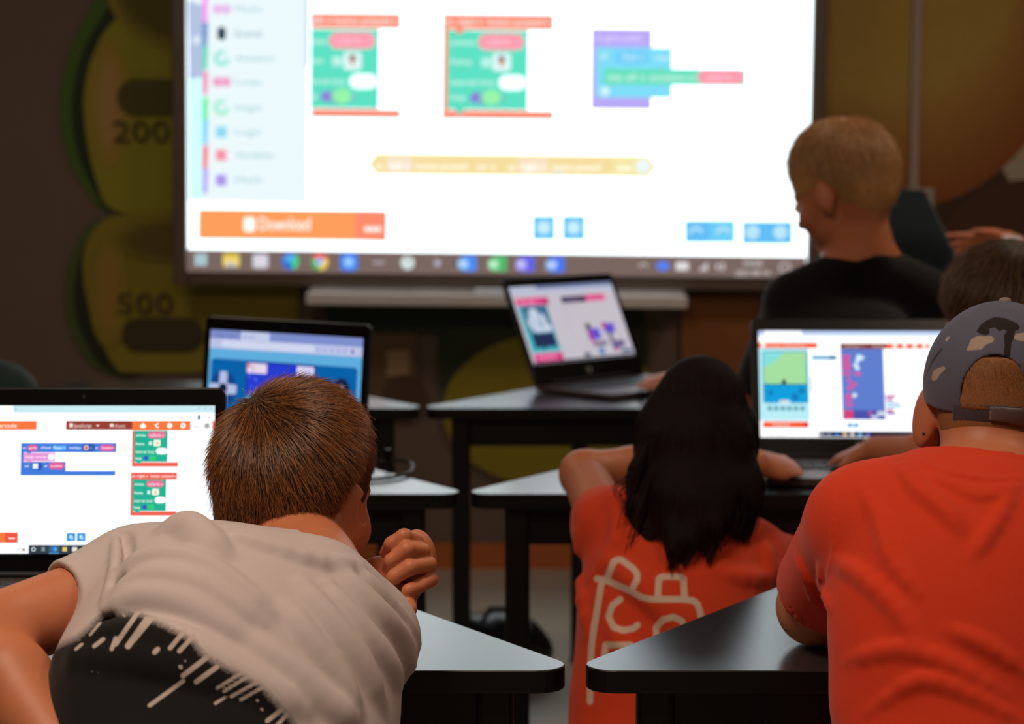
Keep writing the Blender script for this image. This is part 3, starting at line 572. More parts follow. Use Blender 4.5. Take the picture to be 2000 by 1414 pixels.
def mesh_sdf(f, lo, hi, vox, smooth=2):
    B = 8; lo = np.asarray(lo, float); nb = np.ceil((np.asarray(hi)-lo)/(B*vox)).astype(int); n = nb*B
    ci = np.stack(np.meshgrid(*[np.arange(k) for k in nb], indexing='ij'), -1).reshape(-1, 3)
    cc = lo+(ci*B+(B-1)/2)*vox
    dc = np.concatenate([f(cc[i:i+4000]) for i in range(0, len(cc), 4000)])
    Vg = np.repeat(np.repeat(np.repeat(np.where(dc < 0, -1, 1).astype(np.float32).reshape(nb), B, 0), B, 1), B, 2)
    act = ci[np.abs(dc) < B*vox*1.1+.012]
    loc = np.stack(np.meshgrid(*[np.arange(B)]*3, indexing='ij'), -1).reshape(-1, 3)
    for i in range(0, len(act), 24):
        ids = (act[i:i+24, None, :]*B+loc[None]).reshape(-1, 3)
        Vg[ids[:, 0], ids[:, 1], ids[:, 2]] = f(lo+ids*vox)
    S = Vg < 0
    cnt = np.zeros(np.array(S.shape)-1, np.int8)
    for a in (0, 1):
        for b in (0, 1):
            for c in (0, 1): cnt += S[a:S.shape[0]-1+a, b:S.shape[1]-1+b, c:S.shape[2]-1+c]
    cells = np.argwhere((cnt > 0) & (cnt < 8)); acc = np.zeros((len(cells), 3)); num = np.zeros(len(cells))
    cor = [np.array(c) for c in ((0, 0, 0), (1, 0, 0), (0, 1, 0), (1, 1, 0), (0, 0, 1), (1, 0, 1), (0, 1, 1), (1, 1, 1))]
    vals = [Vg[tuple((cells+c).T)] for c in cor]
    for i, j in ((0, 1), (2, 3), (4, 5), (6, 7), (0, 2), (1, 3), (4, 6), (5, 7), (0, 4), (1, 5), (2, 6), (3, 7)):
        a, b = vals[i], vals[j]; m = (a < 0) != (b < 0); t = np.where(m, a/np.where(m, a-b, 1), 0)
        acc += np.where(m[:, None], cor[i]+t[:, None]*(cor[j]-cor[i]), 0); num += m
    verts = lo+(cells+acc/num[:, None])*vox
    idx = np.full(cnt.shape, -1, np.int32); idx[tuple(cells.T)] = np.arange(len(cells))
    quads = []
    for ax in range(3):
        u, v = (ax+1) % 3, (ax+2) % 3
        sl0 = [slice(1, -1)]*3; sl0[ax] = slice(0, -1); sl1 = list(sl0); sl1[ax] = slice(1, None)
        e = np.argwhere(S[tuple(sl0)] != S[tuple(sl1)]); off = np.array([1, 1, 1]); off[ax] = 0; e = e+off
        inside = S[tuple(e.T)]
        du = np.zeros(3, int); du[u] = 1; dv = np.zeros(3, int); dv[v] = 1
        ok = np.all((e < np.array(cnt.shape)) & (e-du-dv >= 0), 1); e = e[ok]; inside = inside[ok]
        q = np.stack([idx[tuple((e-du-dv).T)], idx[tuple((e-dv).T)], idx[tuple(e.T)], idx[tuple((e-du).T)]], 1)
        q[~inside] = q[~inside][:, ::-1]; quads.append(q)
    quads = np.concatenate(quads); quads = quads[(quads >= 0).all(1)]
    ed = np.concatenate([quads[:, [0, 1]], quads[:, [1, 2]], quads[:, [2, 3]], quads[:, [3, 0]]])
    deg = np.bincount(ed.ravel(), minlength=len(verts)).astype(float)
    for it in range(smooth):
        s_ = np.stack([np.bincount(ed[:, 0], verts[ed[:, 1], k], len(verts))+np.bincount(ed[:, 1], verts[ed[:, 0], k], len(verts)) for k in range(3)], 1)
        verts = verts+.5*(s_/np.maximum(deg, 1)[:, None]-verts)
    return verts, quads
def to_mesh(name, verts, quads, mats, parent=None, base=None, attrs=None):
    base = V3(0, 0, 0) if base is None else base
    me = bpy.data.meshes.new(name); n, q = len(verts), len(quads)
    me.vertices.add(n); me.vertices.foreach_set('co', (verts-base).astype(np.float32).ravel())
    me.loops.add(q*4); me.loops.foreach_set('vertex_index', quads.astype(np.int32).ravel())
    me.polygons.add(q); me.polygons.foreach_set('loop_start', np.arange(0, q*4, 4, dtype=np.int32))
    me.update(calc_edges=True); me.validate(); me.shade_smooth()
    for k, a in (attrs or {}).items(): me.attributes.new(k, 'FLOAT', 'POINT').data.foreach_set('value', a.astype(np.float32))
    return link(name, me, mats, parent)
def bounds(prs, pad=.03):
    return np.min([p.c-p.r for p in prs], 0)-pad, np.max([p.c+p.r for p in prs], 0)+pad
def raycast(f, pts, t0=1.2, t1=6):
    """points where sight lines through the photo's pixels meet a surface (to lay folds and prints on cloth)"""
    pts = np.asarray(pts, float)
    D = np.stack([nrm(V3(1, 0, 0)*(x-1000)/FPX+UP*(707-y)/FPX+FW) for x, y in pts]); t = np.full(len(D), t0)
    for _ in range(160): t += np.clip(np.array([f((CAM+D[i]*t[i])[None])[0] for i in range(len(D))])*.7, 0, .05)*(t < t1)
    return CAM+D*t[:, None], D, t < t1
def euler(yaw, pitch, roll):
    """columns: the head's right, forward and up; yaw + turns left, pitch + nods down, roll + leans right"""
    return np.array(Matrix.Rotation(math.radians(yaw), 3, 'Z') @ Matrix.Rotation(math.radians(-pitch), 3, 'X') @ Matrix.Rotation(math.radians(roll), 3, 'Y'))
class Head:
    def __init__(s, c, yaw, pitch, roll, sc, eo=0.0, es=1.0): s.eo = eo; s.es = es; s.c = np.asarray(c, float); s.R = euler(yaw, pitch, roll); s.s = sc
    def L(s, x, y, z): return s.c+s.R@(V3(x, y, z)*s.s)
    def q(s, P): return ((P-s.c)@s.R)/s.s
    def E(s, c, r, k=.02, R=None): return ell(s.L(*c), np.array(r)*s.s, s.R if R is None else s.R@R, k)
    def skull(s):
        return [s.E((0, -.014, .030), (.073, .091, .082)), s.E((0, .034, -.02), (.059, .058, .078), .03), s.E((0, .040, -.070), (.043, .044, .034), .03),
                s.E((0, -.05, -.03), (.056, .05, .055), .03)]
    def prims(s):
        L, E = s.L, s.E; S = s.s
        o = s.skull()
        o += [E((sx*.036, .060, -.036), (.024, .024, .022), .02) for sx in (-1, 1)]
        o += [cone(L(0, .088, -.006), L(0, .106, -.032), .007*S, .0105*S, .012), E((0, .094, -.036), (.016, .010, .007), .008), E((0, .086, -.061), (.022, .010, .006), .008), E((0, .085, -.069), (.019, .010, .006), .006), E((0, .080, -.090), (.017, .014, .012), .015)]
        o += [cone(L(sx*.012, .086, .014), L(sx*.046, .070, .013), .006*S, .005*S, .014) for sx in (-1, 1)]
        for sx in (-1, 1):
            Rz = np.array(Matrix.Rotation(math.radians(-sx*(28+s.eo*1200)), 3, 'Z') @ Matrix.Rotation(math.radians(10), 3, 'X'))
            o += [E((sx*(.077+s.eo), -.008-s.eo*.6, -.018), ((.008+s.eo*.25), .019*s.es, .031*s.es), .008, Rz), E((sx*(.072+s.eo*.4), -.002, -.043), (.007, .009, .012), .008)]
        return o
    def ear_hollows(s):
        return [s.E((sx*(.083+s.eo*.7), .003-s.eo*.4, -.016), (.005, .010, .018), .004) for sx in (-1, 1)]
HY = [-.12, -.07, -.045, -.015, .01, .035, .06, .085]; HZ = [-.088, -.082, -.062, -.004, .004, -.008, .030, .056]
def hair_sdf(h, top=.014, side=.007, zt=HZ, wave=None):
    sk = h.skull()
    def f(P):
        q = h.q(P); z0 = np.interp(q[:, 1], HY, zt); e = q[:, 2]-z0
        t = np.interp(e, [-.02, -.004, .006, .05, .12], [-.012, -.003, .002, side, top])
        if wave is not None: t = t+wave(q)*np.clip(e/.04, 0, 1)
        return union(sk, P)-t*h.s
    return f, sk
def hand(wrist, d, n, side, sc=.85, curl=(25, 35, 25), spread=6, thumb=35):
    """palm, four fingers and a thumb; d = fingers' direction, n = back of the hand, side +1: thumb towards d x n"""
    d = nrm(d); n = nrm(np.asarray(n)-d*(np.asarray(n)@d)); s = np.cross(d, n)*side; w = np.asarray(wrist, float)
    o = [cone(w, w+d*.03*sc, .021*sc, .026*sc, .012, (n, .62)), ell(w+d*.05*sc, V3(.037, .046, .0145)*sc, np.stack([s, d, n], 1), .012)]
    for i in range(4):
        b = w+d*(.084-.004*abs(i-1)-.004*(i == 3))*sc+s*(.028-.0185*i)*sc
        a0 = math.radians(spread*(1-i*.75)); dd = nrm(d*math.cos(a0)+s*math.sin(a0)); nn = n
        Ls = np.array([.036, .024, .020])*([.93, 1.05, .98, .78][i])*sc; p = b; r = (.0085, .0078, .0072, .006)
        rs = [x*sc*([1, 1.03, .98, .88][i]) for x in r]
        for j in range(3):
            a = math.radians(curl[j]*(1+.08*i)); dd, nn = dd*math.cos(a)-nn*math.sin(a), nn*math.cos(a)+dd*math.sin(a)
            e = p+dd*Ls[j]; o.append(cone(p, e, rs[j], rs[j+1], .004 if j else .009)); p = e
    p = w+d*.022*sc+s*.026*sc-n*.004*sc; a = math.radians(thumb); dd = nrm(d*math.cos(a)+s*math.sin(a)-n*.25)
    o.append(cone(p, p+dd*.036*sc, .0115*sc, .0095*sc, .012)); p = p+dd*.036*sc; dd = nrm(dd+d*.35); o.append(cone(p, p+dd*.028*sc, .0092*sc, .0072*sc, .004))
    return o
SKIN = mat('skin', (208, 128, 88), .5, noise=.10, nscale=26, bump=.06, bscale=700, sss=.12)
SKIN2 = mat('skin_tan', (196, 122, 86), .5, noise=.10, nscale=26, bump=.06, bscale=700, sss=.12)
EYE = mat('eye_white', (225, 222, 218), .2, noise=.02); IRIS = mat('iris', (70, 60, 45), .15, noise=.1)
def cloth(name, col, **k): return mat(name, col, .85, noise=.07, nscale=700, bump=.25, bscale=1500, spec=.2, sheen=.15, **k)
def hair_mat(name, c0, c1, spec=.7, rough=.38):
    m = bpy.data.materials.new(name); m.use_nodes = True; nt = m.node_tree; b = nt.nodes['Principled BSDF']
    hi = nt.nodes.new('ShaderNodeHairInfo'); cr = nt.nodes.new('ShaderNodeMix'); cr.data_type = 'RGBA'
    cr.inputs['A'].default_value = tuple(lin(c0))+(1,); cr.inputs['B'].default_value = tuple(lin(c1))+(1,)
    nt.links.new(hi.outputs['Random'], cr.inputs['Factor']); rt = nt.nodes.new('ShaderNodeMix'); rt.data_type = 'RGBA'; rt.inputs['A'].default_value = tuple(lin(c0)*.5)+(1,)
    nt.links.new(hi.outputs['Intercept'], rt.inputs['Factor']); nt.links.new(cr.outputs['Result'], rt.inputs['B']); nt.links.new(rt.outputs['Result'], b.inputs['Base Color'])
    b.inputs['Roughness'].default_value = rough; b.inputs['Specular IOR Level'].default_value = spec
    return m
def strands(name, P0, DIR, length, parent, base, m, nseg=5, r0=.00022, bend=None, droop=.0):
    N = len(P0); hc = bpy.data.hair_curves.new(name); hc.add_curves([nseg]*N)
    p = P0.copy(); d = DIR.copy(); out = np.zeros((N, nseg, 3)); step = (length/(nseg-1))[:, None]
    for i in range(nseg):
        out[:, i] = p
        if bend is not None: d = bend(p, d, i)
        d[:, 2] -= droop; d /= np.linalg.norm(d, axis=1)[:, None]; p = p+d*step
    hc.attributes['position'].data.foreach_set('vector', (out-base).astype(np.float32).ravel())
    if 'radius' not in hc.attributes: hc.attributes.new('radius', 'FLOAT', 'POINT')
    hc.attributes['radius'].data.foreach_set('value', np.tile(np.linspace(r0, r0*.35, nseg), N).astype(np.float32))
    hc.materials.append(m); o = bpy.data.objects.new(name, hc); COL.objects.link(o); o.parent = parent
    return o
def sample(verts, quads, N, f, keep=None):
    qi = RNG.integers(0, len(quads), N*(2 if keep else 1)); wts = RNG.dirichlet(np.ones(4), len(qi))
    P = (verts[quads[qi]]*wts[:, :, None]).sum(1)
    e = 1e-3; n = np.stack([f(P+np.eye(3)[k]*e)-f(P-np.eye(3)[k]*e) for k in range(3)], 1); n /= np.linalg.norm(n, axis=1)[:, None]+1e-9
    if keep is not None: m = keep(P); P, n = P[m][:N], n[m][:N]
    return P, n
def person(label, J, shirt, pants=(40, 42, 52), hair=None, vox=.004, skin=None, folds=(), shirt_attr=None, shirt_extra=(), neckr=.05, hands=True, extra_body=(), sleeve=.45, group=None, armr=(.043, .034, .024), collar=True, shirt_vox=None, slr=None):
    skin = skin or SKIN
    ty, deck = J.get('ty', 99), J.get('deck')
    for k_, r_ in (('Le', .044), ('Re', .044), ('Lw', .034), ('Rw', .034)):          # arms lie on the table top, not in it
        if J[k_][1] > ty-.02: J[k_] = J[k_]*[1, 1, 0]+V3(0, 0, max(J[k_][2], TZ+r_+(.012 if deck and 'w' in k_ else 0)))
    def rest(P, d):
        m = (P[:, 1] > ty-.004) & (P[:, 2] > TZ-.075); fl = np.full(len(P), TZ+.0012)
        if deck: fl[(P[:, 0] > deck[0]) & (P[:, 0] < deck[1]) & (P[:, 1] > deck[2]) & (P[:, 1] < deck[3])] = TZ+.0235
        return np.where(m, np.maximum(d, fl-P[:, 2]), d)
    h = J['head']; nb = J['nb']; Ls, Rs = J['Ls'], J['Rs']; pel = J['pel']
    lat = nrm(Rs-Ls); up = nrm(nb-pel); fr = nrm(np.cross(up, lat)); up2 = np.cross(lat, fr); T = np.stack([lat, fr, up2], 1)
    nk = h.L(0, -.028, -.055)
    wr, dr, hr = J.get('ribr', (.145, .10, .15)); br = J.get('belr', (.135, .10, .16)); sr = J.get('shr', .052)
    tors = [cone(Ls, Rs, sr, sr, .03), ell(J['rib'], (wr, dr, hr), T, .05), ell(J['bel'], br, T, .05), ell(pel, (.135, .105, .11), T, .05),
            cone(nb-up*.035, nb*.3+Ls*.7, .042, .04, .04), cone(nb-up*.035, nb*.3+Rs*.7, .042, .04, .04)]
    trap = [cone(nb*.7+nk*.3-up*.01, nb*.5+S_*.5-up*.02, .034, .026, .04) for S_ in (Ls, Rs)]
    # legs
    legs = []; feet = []; pl = []
    for sgn, K, F in ((-1, 'Lk', 'Lf'), (1, 'Rk', 'Rf')):
        hp = pel+lat*sgn*.075-up2*.02
        if K in J: kn, ft = J[K], J[F]
        elif J.get('stand'): kn = hp+V3(0, .05, -hp[2]*.48); ft = V3(hp[0], hp[1], .07)
        else:
            f2 = nrm(V3(fr[0], fr[1], 0)); kn = hp+f2*.36+lat*sgn*.03; kn[2] = .46; ft = kn-f2*.02; ft[2] = .07
        legs += [cone(hp, kn, .075, .05, .03), cone(kn, ft, .046, .032, .02)]
        pl += [cone(hp, kn, .083, .058, .03), cone(kn, ft+V3(0, 0, .03), .055, .046, .02)]
        fd = nrm(V3(fr[0], fr[1], 0)); feet.append((ft, fd))
    arms = []; sl = []; cuts = []
    for sgn, S_, E_, W_ in ((-1, Ls, J['Le'], J['Lw']), (1, Rs, J['Re'], J['Rw'])):
        r1, r2, r3 = armr; m_ = E_*.72+W_*.28
        arms += [cone(S_, E_, r1, r2, .02), cone(E_, m_, r2, r2*1.04, .015), cone(m_, W_, r2*1.04, r3, .015)]
        tt = sleeve if np.isscalar(sleeve) else sleeve[0 if sgn < 0 else 1]
        dirv = nrm(E_-S_); hem = S_+(E_-S_)*tt; ra = r1+(r2-r1)*tt; s0, s1 = slr or (r1+.011, ra+.010)
        c0 = cone(S_, hem+dirv*.05, s0, s1, .03)
        sl.append(Pr(lambda P, c0=c0, hem=hem, dirv=dirv: np.maximum(c0.f(P), (P-hem)@dirv), c0.c, c0.r, .022))
        cuts.append((hem, dirv, cone(S_, E_+dirv*.05, s1-.0035, s1-.0035)))
        hd = J.get('Lh' if sgn < 0 else 'Rh')
        if hd is not None: arms += hand(W_, hd[0], hd[1], hd[2], **(hd[3] if len(hd) > 3 else {}))
    neck = [cone(nk, nb-up*.03, neckr, neckr*1.08, .03)]
    body_tors = [Pr(lambda P, p=p: p.f(P)+.006, p.c, p.r, p.k) for p in tors]
    allp = h.prims()+neck+trap+body_tors+arms+legs+[ell(ft+fd*.05-V3(0, 0, .035), (.035, .095, .03), np.stack([np.cross(fd, V3(0, 0, 1)), fd, V3(0, 0, 1)], 1), .02) for ft, fd in feet]+list(extra_body)
    hol = h.ear_hollows(); eyes = [h.E((sx*.030, .083, -.006), (.0135, .012, .0105)) for sx in (-1, 1)]
    def fb(P):
        d = union(allp, P)
        for p in hol+eyes:
            if np.linalg.norm(P.mean(0)-p.c) < .25: d = -smin(-d, p.f(P)+(.001 if p in eyes else 0), .004)
        return rest(P, d)
    base = V3(pel[0], pel[1], 0)
    v, q = mesh_sdf(fb, *bounds(allp, .02), vox)
    o = to_mesh('person', v, q, skin, None, base); o.location = base; tag(o, label, 'person', group)
    for sx in (-1, 1):
        mb = MB(); bmesh.ops.create_uvsphere(mb.bm, u_segments=18, v_segments=12, radius=.0115*h.s)
        iq = bmesh.ops.create_uvsphere(mb.bm, u_segments=14, v_segments=8, radius=.0055*h.s)
        for vv in iq['verts']: vv.co.y = vv.co.y*.45+.0095*h.s
        for f in {f for vv in iq['verts'] for f in vv.link_faces}: f.material_index = 1
        bmesh.ops.transform(mb.bm, matrix=Matrix(h.R.tolist()).to_4x4(), verts=mb.bm.verts)
        eo = mb.build('eye', [EYE, IRIS], o, smooth=True); eo.location = h.L(sx*.030, .080, -.006)-base
    # shirt
    sv = shirt_vox or vox
    off = J.get('off', .007); sp = [Pr(lambda P, p=p: p.f(P)-off, p.c, p.r+off, p.k) for p in tors]+sl+list(shirt_extra)
    ndir = nrm(nk-nb); cz = J.get('cz', .012); tilt = nrm(ndir+fr*J.get('ct', .25)); fold = []
    nax = cone(nb-ndir*.02, nb+ndir*.3, neckr*1.08+.004, neckr*1.08+.004)
    def nopen_f(P):
        hgt = (P-nb)@tilt-cz; ax = np.linalg.norm(np.cross(P-nb, ndir), axis=1); far = np.linalg.norm(P-nb, axis=1) > .2
        g = hgt-1.6*np.maximum(ax-J.get('cr', .064), 0)
        return np.where(far, -1, np.maximum(g, np.minimum(-nax.f(P), hgt+.007))), g
    hip = pel-up2*.085
    def fs(P, fold_on=True):
        d = union(sp, P)
        if fold_on and fold:
            lo, hi = P.min(0), P.max(0)
            for p, sg in fold:
                qv = np.maximum(np.maximum(lo-p.c, p.c-hi), 0)
                if np.sqrt(qv@qv) > p.r+.05: continue
                d = smin(d, p.f(P), p.k) if sg > 0 else -smin(-d, p.f(P), p.k)
        d = d-.0007*np.sin(P[:, 0]*41+P[:, 2]*37+2*np.sin(P[:, 2]*17))
        nd, g = nopen_f(P)
        if collar: d = d-.0018*np.clip((g+.018)/.003, 0, 1)*(nd > -.5)
        d = np.maximum(d, nd)
        for hem, dv, tun in cuts:
            s_ = (P-hem)@dv; near = np.linalg.norm(P-hem, axis=1) < .11
            d = np.where(near, np.maximum(d, -np.maximum(tun.f(P), -(s_+.02))), d)
        return rest(P, np.maximum(d, (hip-P)@up2))
    for pts, r, sg in folds:
        Q = np.array(pts, float); Q = np.vstack([2*Q[0]-Q[1], Q, 2*Q[-1]-Q[-2]]); fine = []
        for i in range(1, len(Q)-2):
            for k in range(3):
                t = k/3; a, b_, c_, d_ = Q[i-1:i+3]; fine.append(.5*(2*b_+(c_-a)*t+(2*a-5*b_+4*c_-d_)*t*t+(3*b_-a-3*c_+d_)*t**3))
        fine.append(Q[-2]); Wp, D, ok = raycast(lambda P: fs(P, False), fine); n_ = len(fine)
        prof = np.sin(np.pi*np.clip(np.linspace(.08, .92, n_), 0, 1))**.6
        for i in range(n_-1):
            if ok[i] and ok[i+1]:
                ra, rb = r*1.15*prof[i], r*1.15*prof[i+1]; s0, s1 = r*1.15-ra, r*1.15-rb
                fold.append((cone(Wp[i]+D[i]*(ra*.5+s0*1.1), Wp[i+1]+D[i+1]*(rb*.5+s1*1.1), ra, rb, r*2.2), sg))
    v, q = mesh_sdf(fs, *bounds(sp, .03), sv)
    smat = shirt if isinstance(shirt, (list, tuple)) and not isinstance(shirt[0], (int, float)) else shirt
    so = to_mesh('shirt', v, q, smat, o, base, shirt_attr(v) if shirt_attr else None)
    # trousers and shoes
    pp = pl+[ell(pel, (.143, .113, .115), T, .05)]
    def fp(P): return np.maximum(union(pp, P), (P-(pel+up2*.06))@up2)
    v, q = mesh_sdf(fp, *bounds(pp, .02), .007)
    to_mesh('trousers', v, q, cloth('trousers_%d_%d_%d' % pants, pants), o, base)
    for ft, fd in feet:
        Rf = np.stack([np.cross(fd, V3(0, 0, 1)), fd, V3(0, 0, 1)], 1)
        s_ = [ell(ft+fd*.05-V3(0, 0, .032), (.042, .108, .038), Rf, .02), ell(ft-V3(0, 0, .02), (.042, .05, .05), Rf, .02)]
        fz = ft[2]-.07
        v, q = mesh_sdf(lambda P: np.maximum(union(s_, P), fz-P[:, 2]), *bounds(s_, .02), .007)
        to_mesh('shoe', v, q, mat('shoe', (60, 60, 64), .6, noise=.1, bump=.1), o, base)
    return o, base, fs
def short_hair(o, base, h, m_cap, m_str, N, length, flow, top=.014, side=.007, zt=HZ, vox=.003, lift=.55, r0=.00022, wave=None, keep=None, droop=0.0, nseg=5):
    f, sk = hair_sdf(h, top, side, zt, wave)
    v, q = mesh_sdf(f, *bounds(sk, .03), vox)
    # only the shell outside the skull is hair
    d0 = union_all(sk, v); ok = d0 > -.004; qk = q[ok[q].all(1)]
    used = np.unique(qk); mp = np.full(len(v), -1); mp[used] = np.arange(len(used)); v2, q2 = v[used], mp[qk]
    ho = to_mesh('hair', v2, q2, m_cap, o, base)
    P, n = sample(v2, q2, N, f, lambda P: (union_all(sk, P) > .0005*h.s) & (keep(P) if keep else True))
    fl = flow(h.q(P))@h.R.T; fl -= (fl*n).sum(1)[:, None]*n; fl /= np.linalg.norm(fl, axis=1)[:, None]+1e-6
    jit = RNG.normal(size=P.shape)*.16
    D = fl+n*lift+jit; D /= np.linalg.norm(D, axis=1)[:, None]
    q_ = h.q(P); e = q_[:, 2]-np.interp(q_[:, 1], HY, zt)
    ln = length(e)*RNG.uniform(.6, 1.15, len(P))
    def bend(p, d, i):
        g = (p-h.L(0, -.014, .02)); g /= np.linalg.norm(g, axis=1)[:, None]; dn = (d*g).sum(1)[:, None]
        return d-g*dn*.28
    strands('hair_strands', P-n*.0015, D, ln, ho, base, m_str, nseg, r0, bend, droop)
    return ho
def union_all(prs, P): return np.concatenate([union(prs, P[i:i+20000]) for i in range(0, len(P), 20000)])
def seg_dist(px, py, a, b):
    a = np.array(a, float); b = np.array(b, float); d = b-a; t = np.clip(((px-a[0])*d[0]+(py-a[1])*d[1])/max(d@d, 1e-9), 0, 1)
    return np.hypot(px-a[0]-t*d[0], py-a[1]-t*d[1])
def poly_sd(px, py, pts):
    d = np.full(len(px), 1e9); ins = np.zeros(len(px), bool); n = len(pts)
    for i in range(n):
        a, b = pts[i], pts[(i+1) % n]; d = np.minimum(d, seg_dist(px, py, a, b))
        c = ((a[1] > py) != (b[1] > py)); xx = a[0]+(py-a[1])*(b[0]-a[0])/((b[1]-a[1]) or 1e-9); ins ^= c & (px < xx)
    return np.where(ins, -d, d)
def print_mat(name, base, layers, fade=None):
    """cloth with a printed pattern: each layer = (attribute, ink, softness, speckle)"""
    m = cloth(name, base).copy(); nt = m.node_tree; b = nt.nodes['Principled BSDF']
    src = b.inputs['Base Color'].links[0].from_socket; tc = nt.nodes.new('ShaderNodeTexCoord')
    for at_, ink, soft, spk in layers:
        a = nt.nodes.new('ShaderNodeAttribute'); a.attribute_name = at_
        n = nt.nodes.new('ShaderNodeTexNoise'); n.inputs['Scale'].default_value = 420; n.inputs['Detail'].default_value = 2
        nt.links.new(tc.outputs['Object'], n.inputs['Vector'])
        sc = nt.nodes.new('ShaderNodeMath'); sc.operation = 'MULTIPLY_ADD'; sc.inputs[1].default_value = spk; nt.links.new(n.outputs['Fac'], sc.inputs[0]); nt.links.new(a.outputs['Fac'], sc.inputs[2])
        mr = nt.nodes.new('ShaderNodeMapRange'); mr.inputs['From Min'].default_value = -soft+spk/2; mr.inputs['From Max'].default_value = soft+spk/2; mr.inputs['To Min'].default_value = 1; mr.inputs['To Max'].default_value = 0
        nt.links.new(sc.outputs[0], mr.inputs['Value'])
        mx = nt.nodes.new('ShaderNodeMix'); mx.data_type = 'RGBA'; mx.inputs['B'].default_value = tuple(lin(ink))+(1,)
        nt.links.new(mr.outputs['Result'], mx.inputs['Factor']); nt.links.new(src, mx.inputs['A']); src = mx.outputs['Result']
    nt.links.new(src, b.inputs['Base Color'])
    return m
# ================================================================== the boy in the white shirt
hA = Head(at(588, 964, 2.27), -26, 14, -1, .94, .0, 1.1)
JA = dict(ty=2.234, head=hA, nb=at(636, 1125, 2.14), Ls=at(262, 1138, 2.10), Rs=at(710, 1256, 2.15), rib=at(476, 1278, 2.05), bel=at(425, 1440, 1.96), pel=at(400, 1650, 1.86),
          ribr=(.155, .105, .13), belr=(.168, .115, .17), shr=.047,
          Le=at(-42, 1248, 1.99), Lw=at(178, 1570, 1.82), Re=at(735, 1215, 2.385), Rw=at(748, 1135, 2.275),
          Lh=(at(230, 1700, 1.80)-at(178, 1570, 1.82), V3(-1, -.3, 0), 1))
def pA(x, y, Y=2.2): return at(x, y, Y)
fist = [ell(at(814, 1096, 2.232), (.022, .02, .035), None, .006)]
for pts, r in (([(812, 1056, 2.215), (789, 1047, 2.20), (764, 1062, 2.20), (752, 1080, 2.22)], (.0085, .0085, .008, .0065)),
               ([(826, 1076, 2.21), (795, 1073, 2.19), (765, 1095, 2.19), (757, 1110, 2.21)], (.009, .009, .0085, .007)),
               ([(838, 1102, 2.21), (802, 1108, 2.185), (770, 1127, 2.185), (762, 1140, 2.21)], (.0092, .0092, .0085, .007)),
               ([(842, 1132, 2.21), (822, 1143, 2.19), (800, 1152, 2.18), (796, 1154, 2.18)], (.0085, .008, .0074, .007))):
    for i in range(3): fist.append(cone(at(*pts[i]), at(*pts[i+1]), r[i]*.97, r[i+1]*.97, .0022 if i else .003))
fist += [ell(at(790, 1145, 2.225), (.018, .016, .022), None, .004), cone(at(788, 1156, 2.20), at(800, 1190, 2.17), .0105, .0085, .004), cone(at(748, 1135, 2.275), at(785, 1130, 2.24), .026, .022, .012)]
F = []
def fold(pts, r=.008, s=1): F.append((pts, r, s))
fold([(240, 1046), (240, 1090), (232, 1140), (215, 1195), (196, 1222)], .006, -1)
fold([(228, 1050), (227, 1090), (219, 1135), (203, 1185)], .004)
fold([(700, 1105), (620, 1100), (520, 1070), (440, 1050)], .006)
fold([(700, 1120), (740, 1165), (785, 1215), (812, 1260)], .006)
fold([(660, 1120), (720, 1185), (770, 1240), (800, 1300)], .008)
fold([(640, 1150), (700, 1225), (750, 1290), (775, 1340)], .007)
fold([(590, 1150), (650, 1230), (700, 1300), (735, 1370)], .008)
fold([(560, 1190), (600, 1250), (660, 1330), (690, 1390)], .007)
fold([(245, 1120), (300, 1095), (380, 1105), (450, 1145), (520, 1200)], .008)
fold([(225, 1170), (290, 1135), (370, 1145), (440, 1180), (500, 1225)], .008)
fold([(215, 1195), (270, 1170), (350, 1180), (420, 1215), (470, 1250)], .007)
fold([(150, 1265), (240, 1247), (330, 1262), (420, 1300), (520, 1355), (580, 1390)], .010)
fold([(120, 1290), (230, 1290), (340, 1310), (450, 1350)], .008)
fold([(330, 1040), (372, 1034), (400, 1060), (430, 1090)], .009)
fold([(480, 1250), (560, 1310), (640, 1380), (680, 1410)], .008)
F0 = [(p, r, s) for p, r, s in F]
BLK = [(90, 1270), (150, 1245), (174, 1225), (202, 1200), (230, 1196), (268, 1197), (328, 1225), (374, 1250), (400, 1282), (455, 1311), (510, 1341), (556, 1392), (600, 1440), (620, 1900), (-300, 1900), (-300, 1300)]
STR = [((272, 1192), (226, 1258), 4.5), ((288, 1208), (250, 1262), 6), ((300, 1206), (262, 1252), 3), ((362, 1230), (332, 1266), 4.5), ((378, 1242), (350, 1272), 4.5), ((404, 1284), (357, 1320), 5), ((424, 1302), (383, 1332), 5), ((358, 1330), (292, 1378), 4), ((472, 1314), (424, 1344), 3.4), ((486, 1320), (438, 1350), 3.4), ((506, 1330), (452, 1360), 3.6), ((517, 1340), (470, 1367), 3.4), ((440, 1362), (420, 1374), 3), ((550, 1386), (522, 1408), 4.5), ((562, 1394), (538, 1420), 4), ((308, 1268), (302, 1274), 5), ((226, 1246), (218, 1268), 4), ((202, 1248), (184, 1262), 4), ((196, 1216), (176, 1240), 2.5), ((160, 1258), (148, 1268), 3), ((180, 1312), (181, 1312), 1.5), ((192, 1314), (193, 1314), 1.5), ((352, 1302), (353, 1303), 4), ((362, 1291), (362, 1291), 2.5), ((334, 1226), (334, 1226), 2.5), ((502, 1368), (503, 1369), 3), ((511, 1385), (512, 1386), 3), ((240, 1200), (244, 1204), 2)]
def attrA(v):
    px, py = proj(v); blk = poly_sd(px, py, BLK); st = np.min([seg_dist(px, py, a, b)-r for a, b, r in STR], 0)
    return dict(black=blk, streak=st)
WHITE_T = print_mat('white_shirt_print', (214, 202, 200), [('black', (20, 19, 20), 9, 14), ('streak', (206, 190, 182), 1.2, 0)])
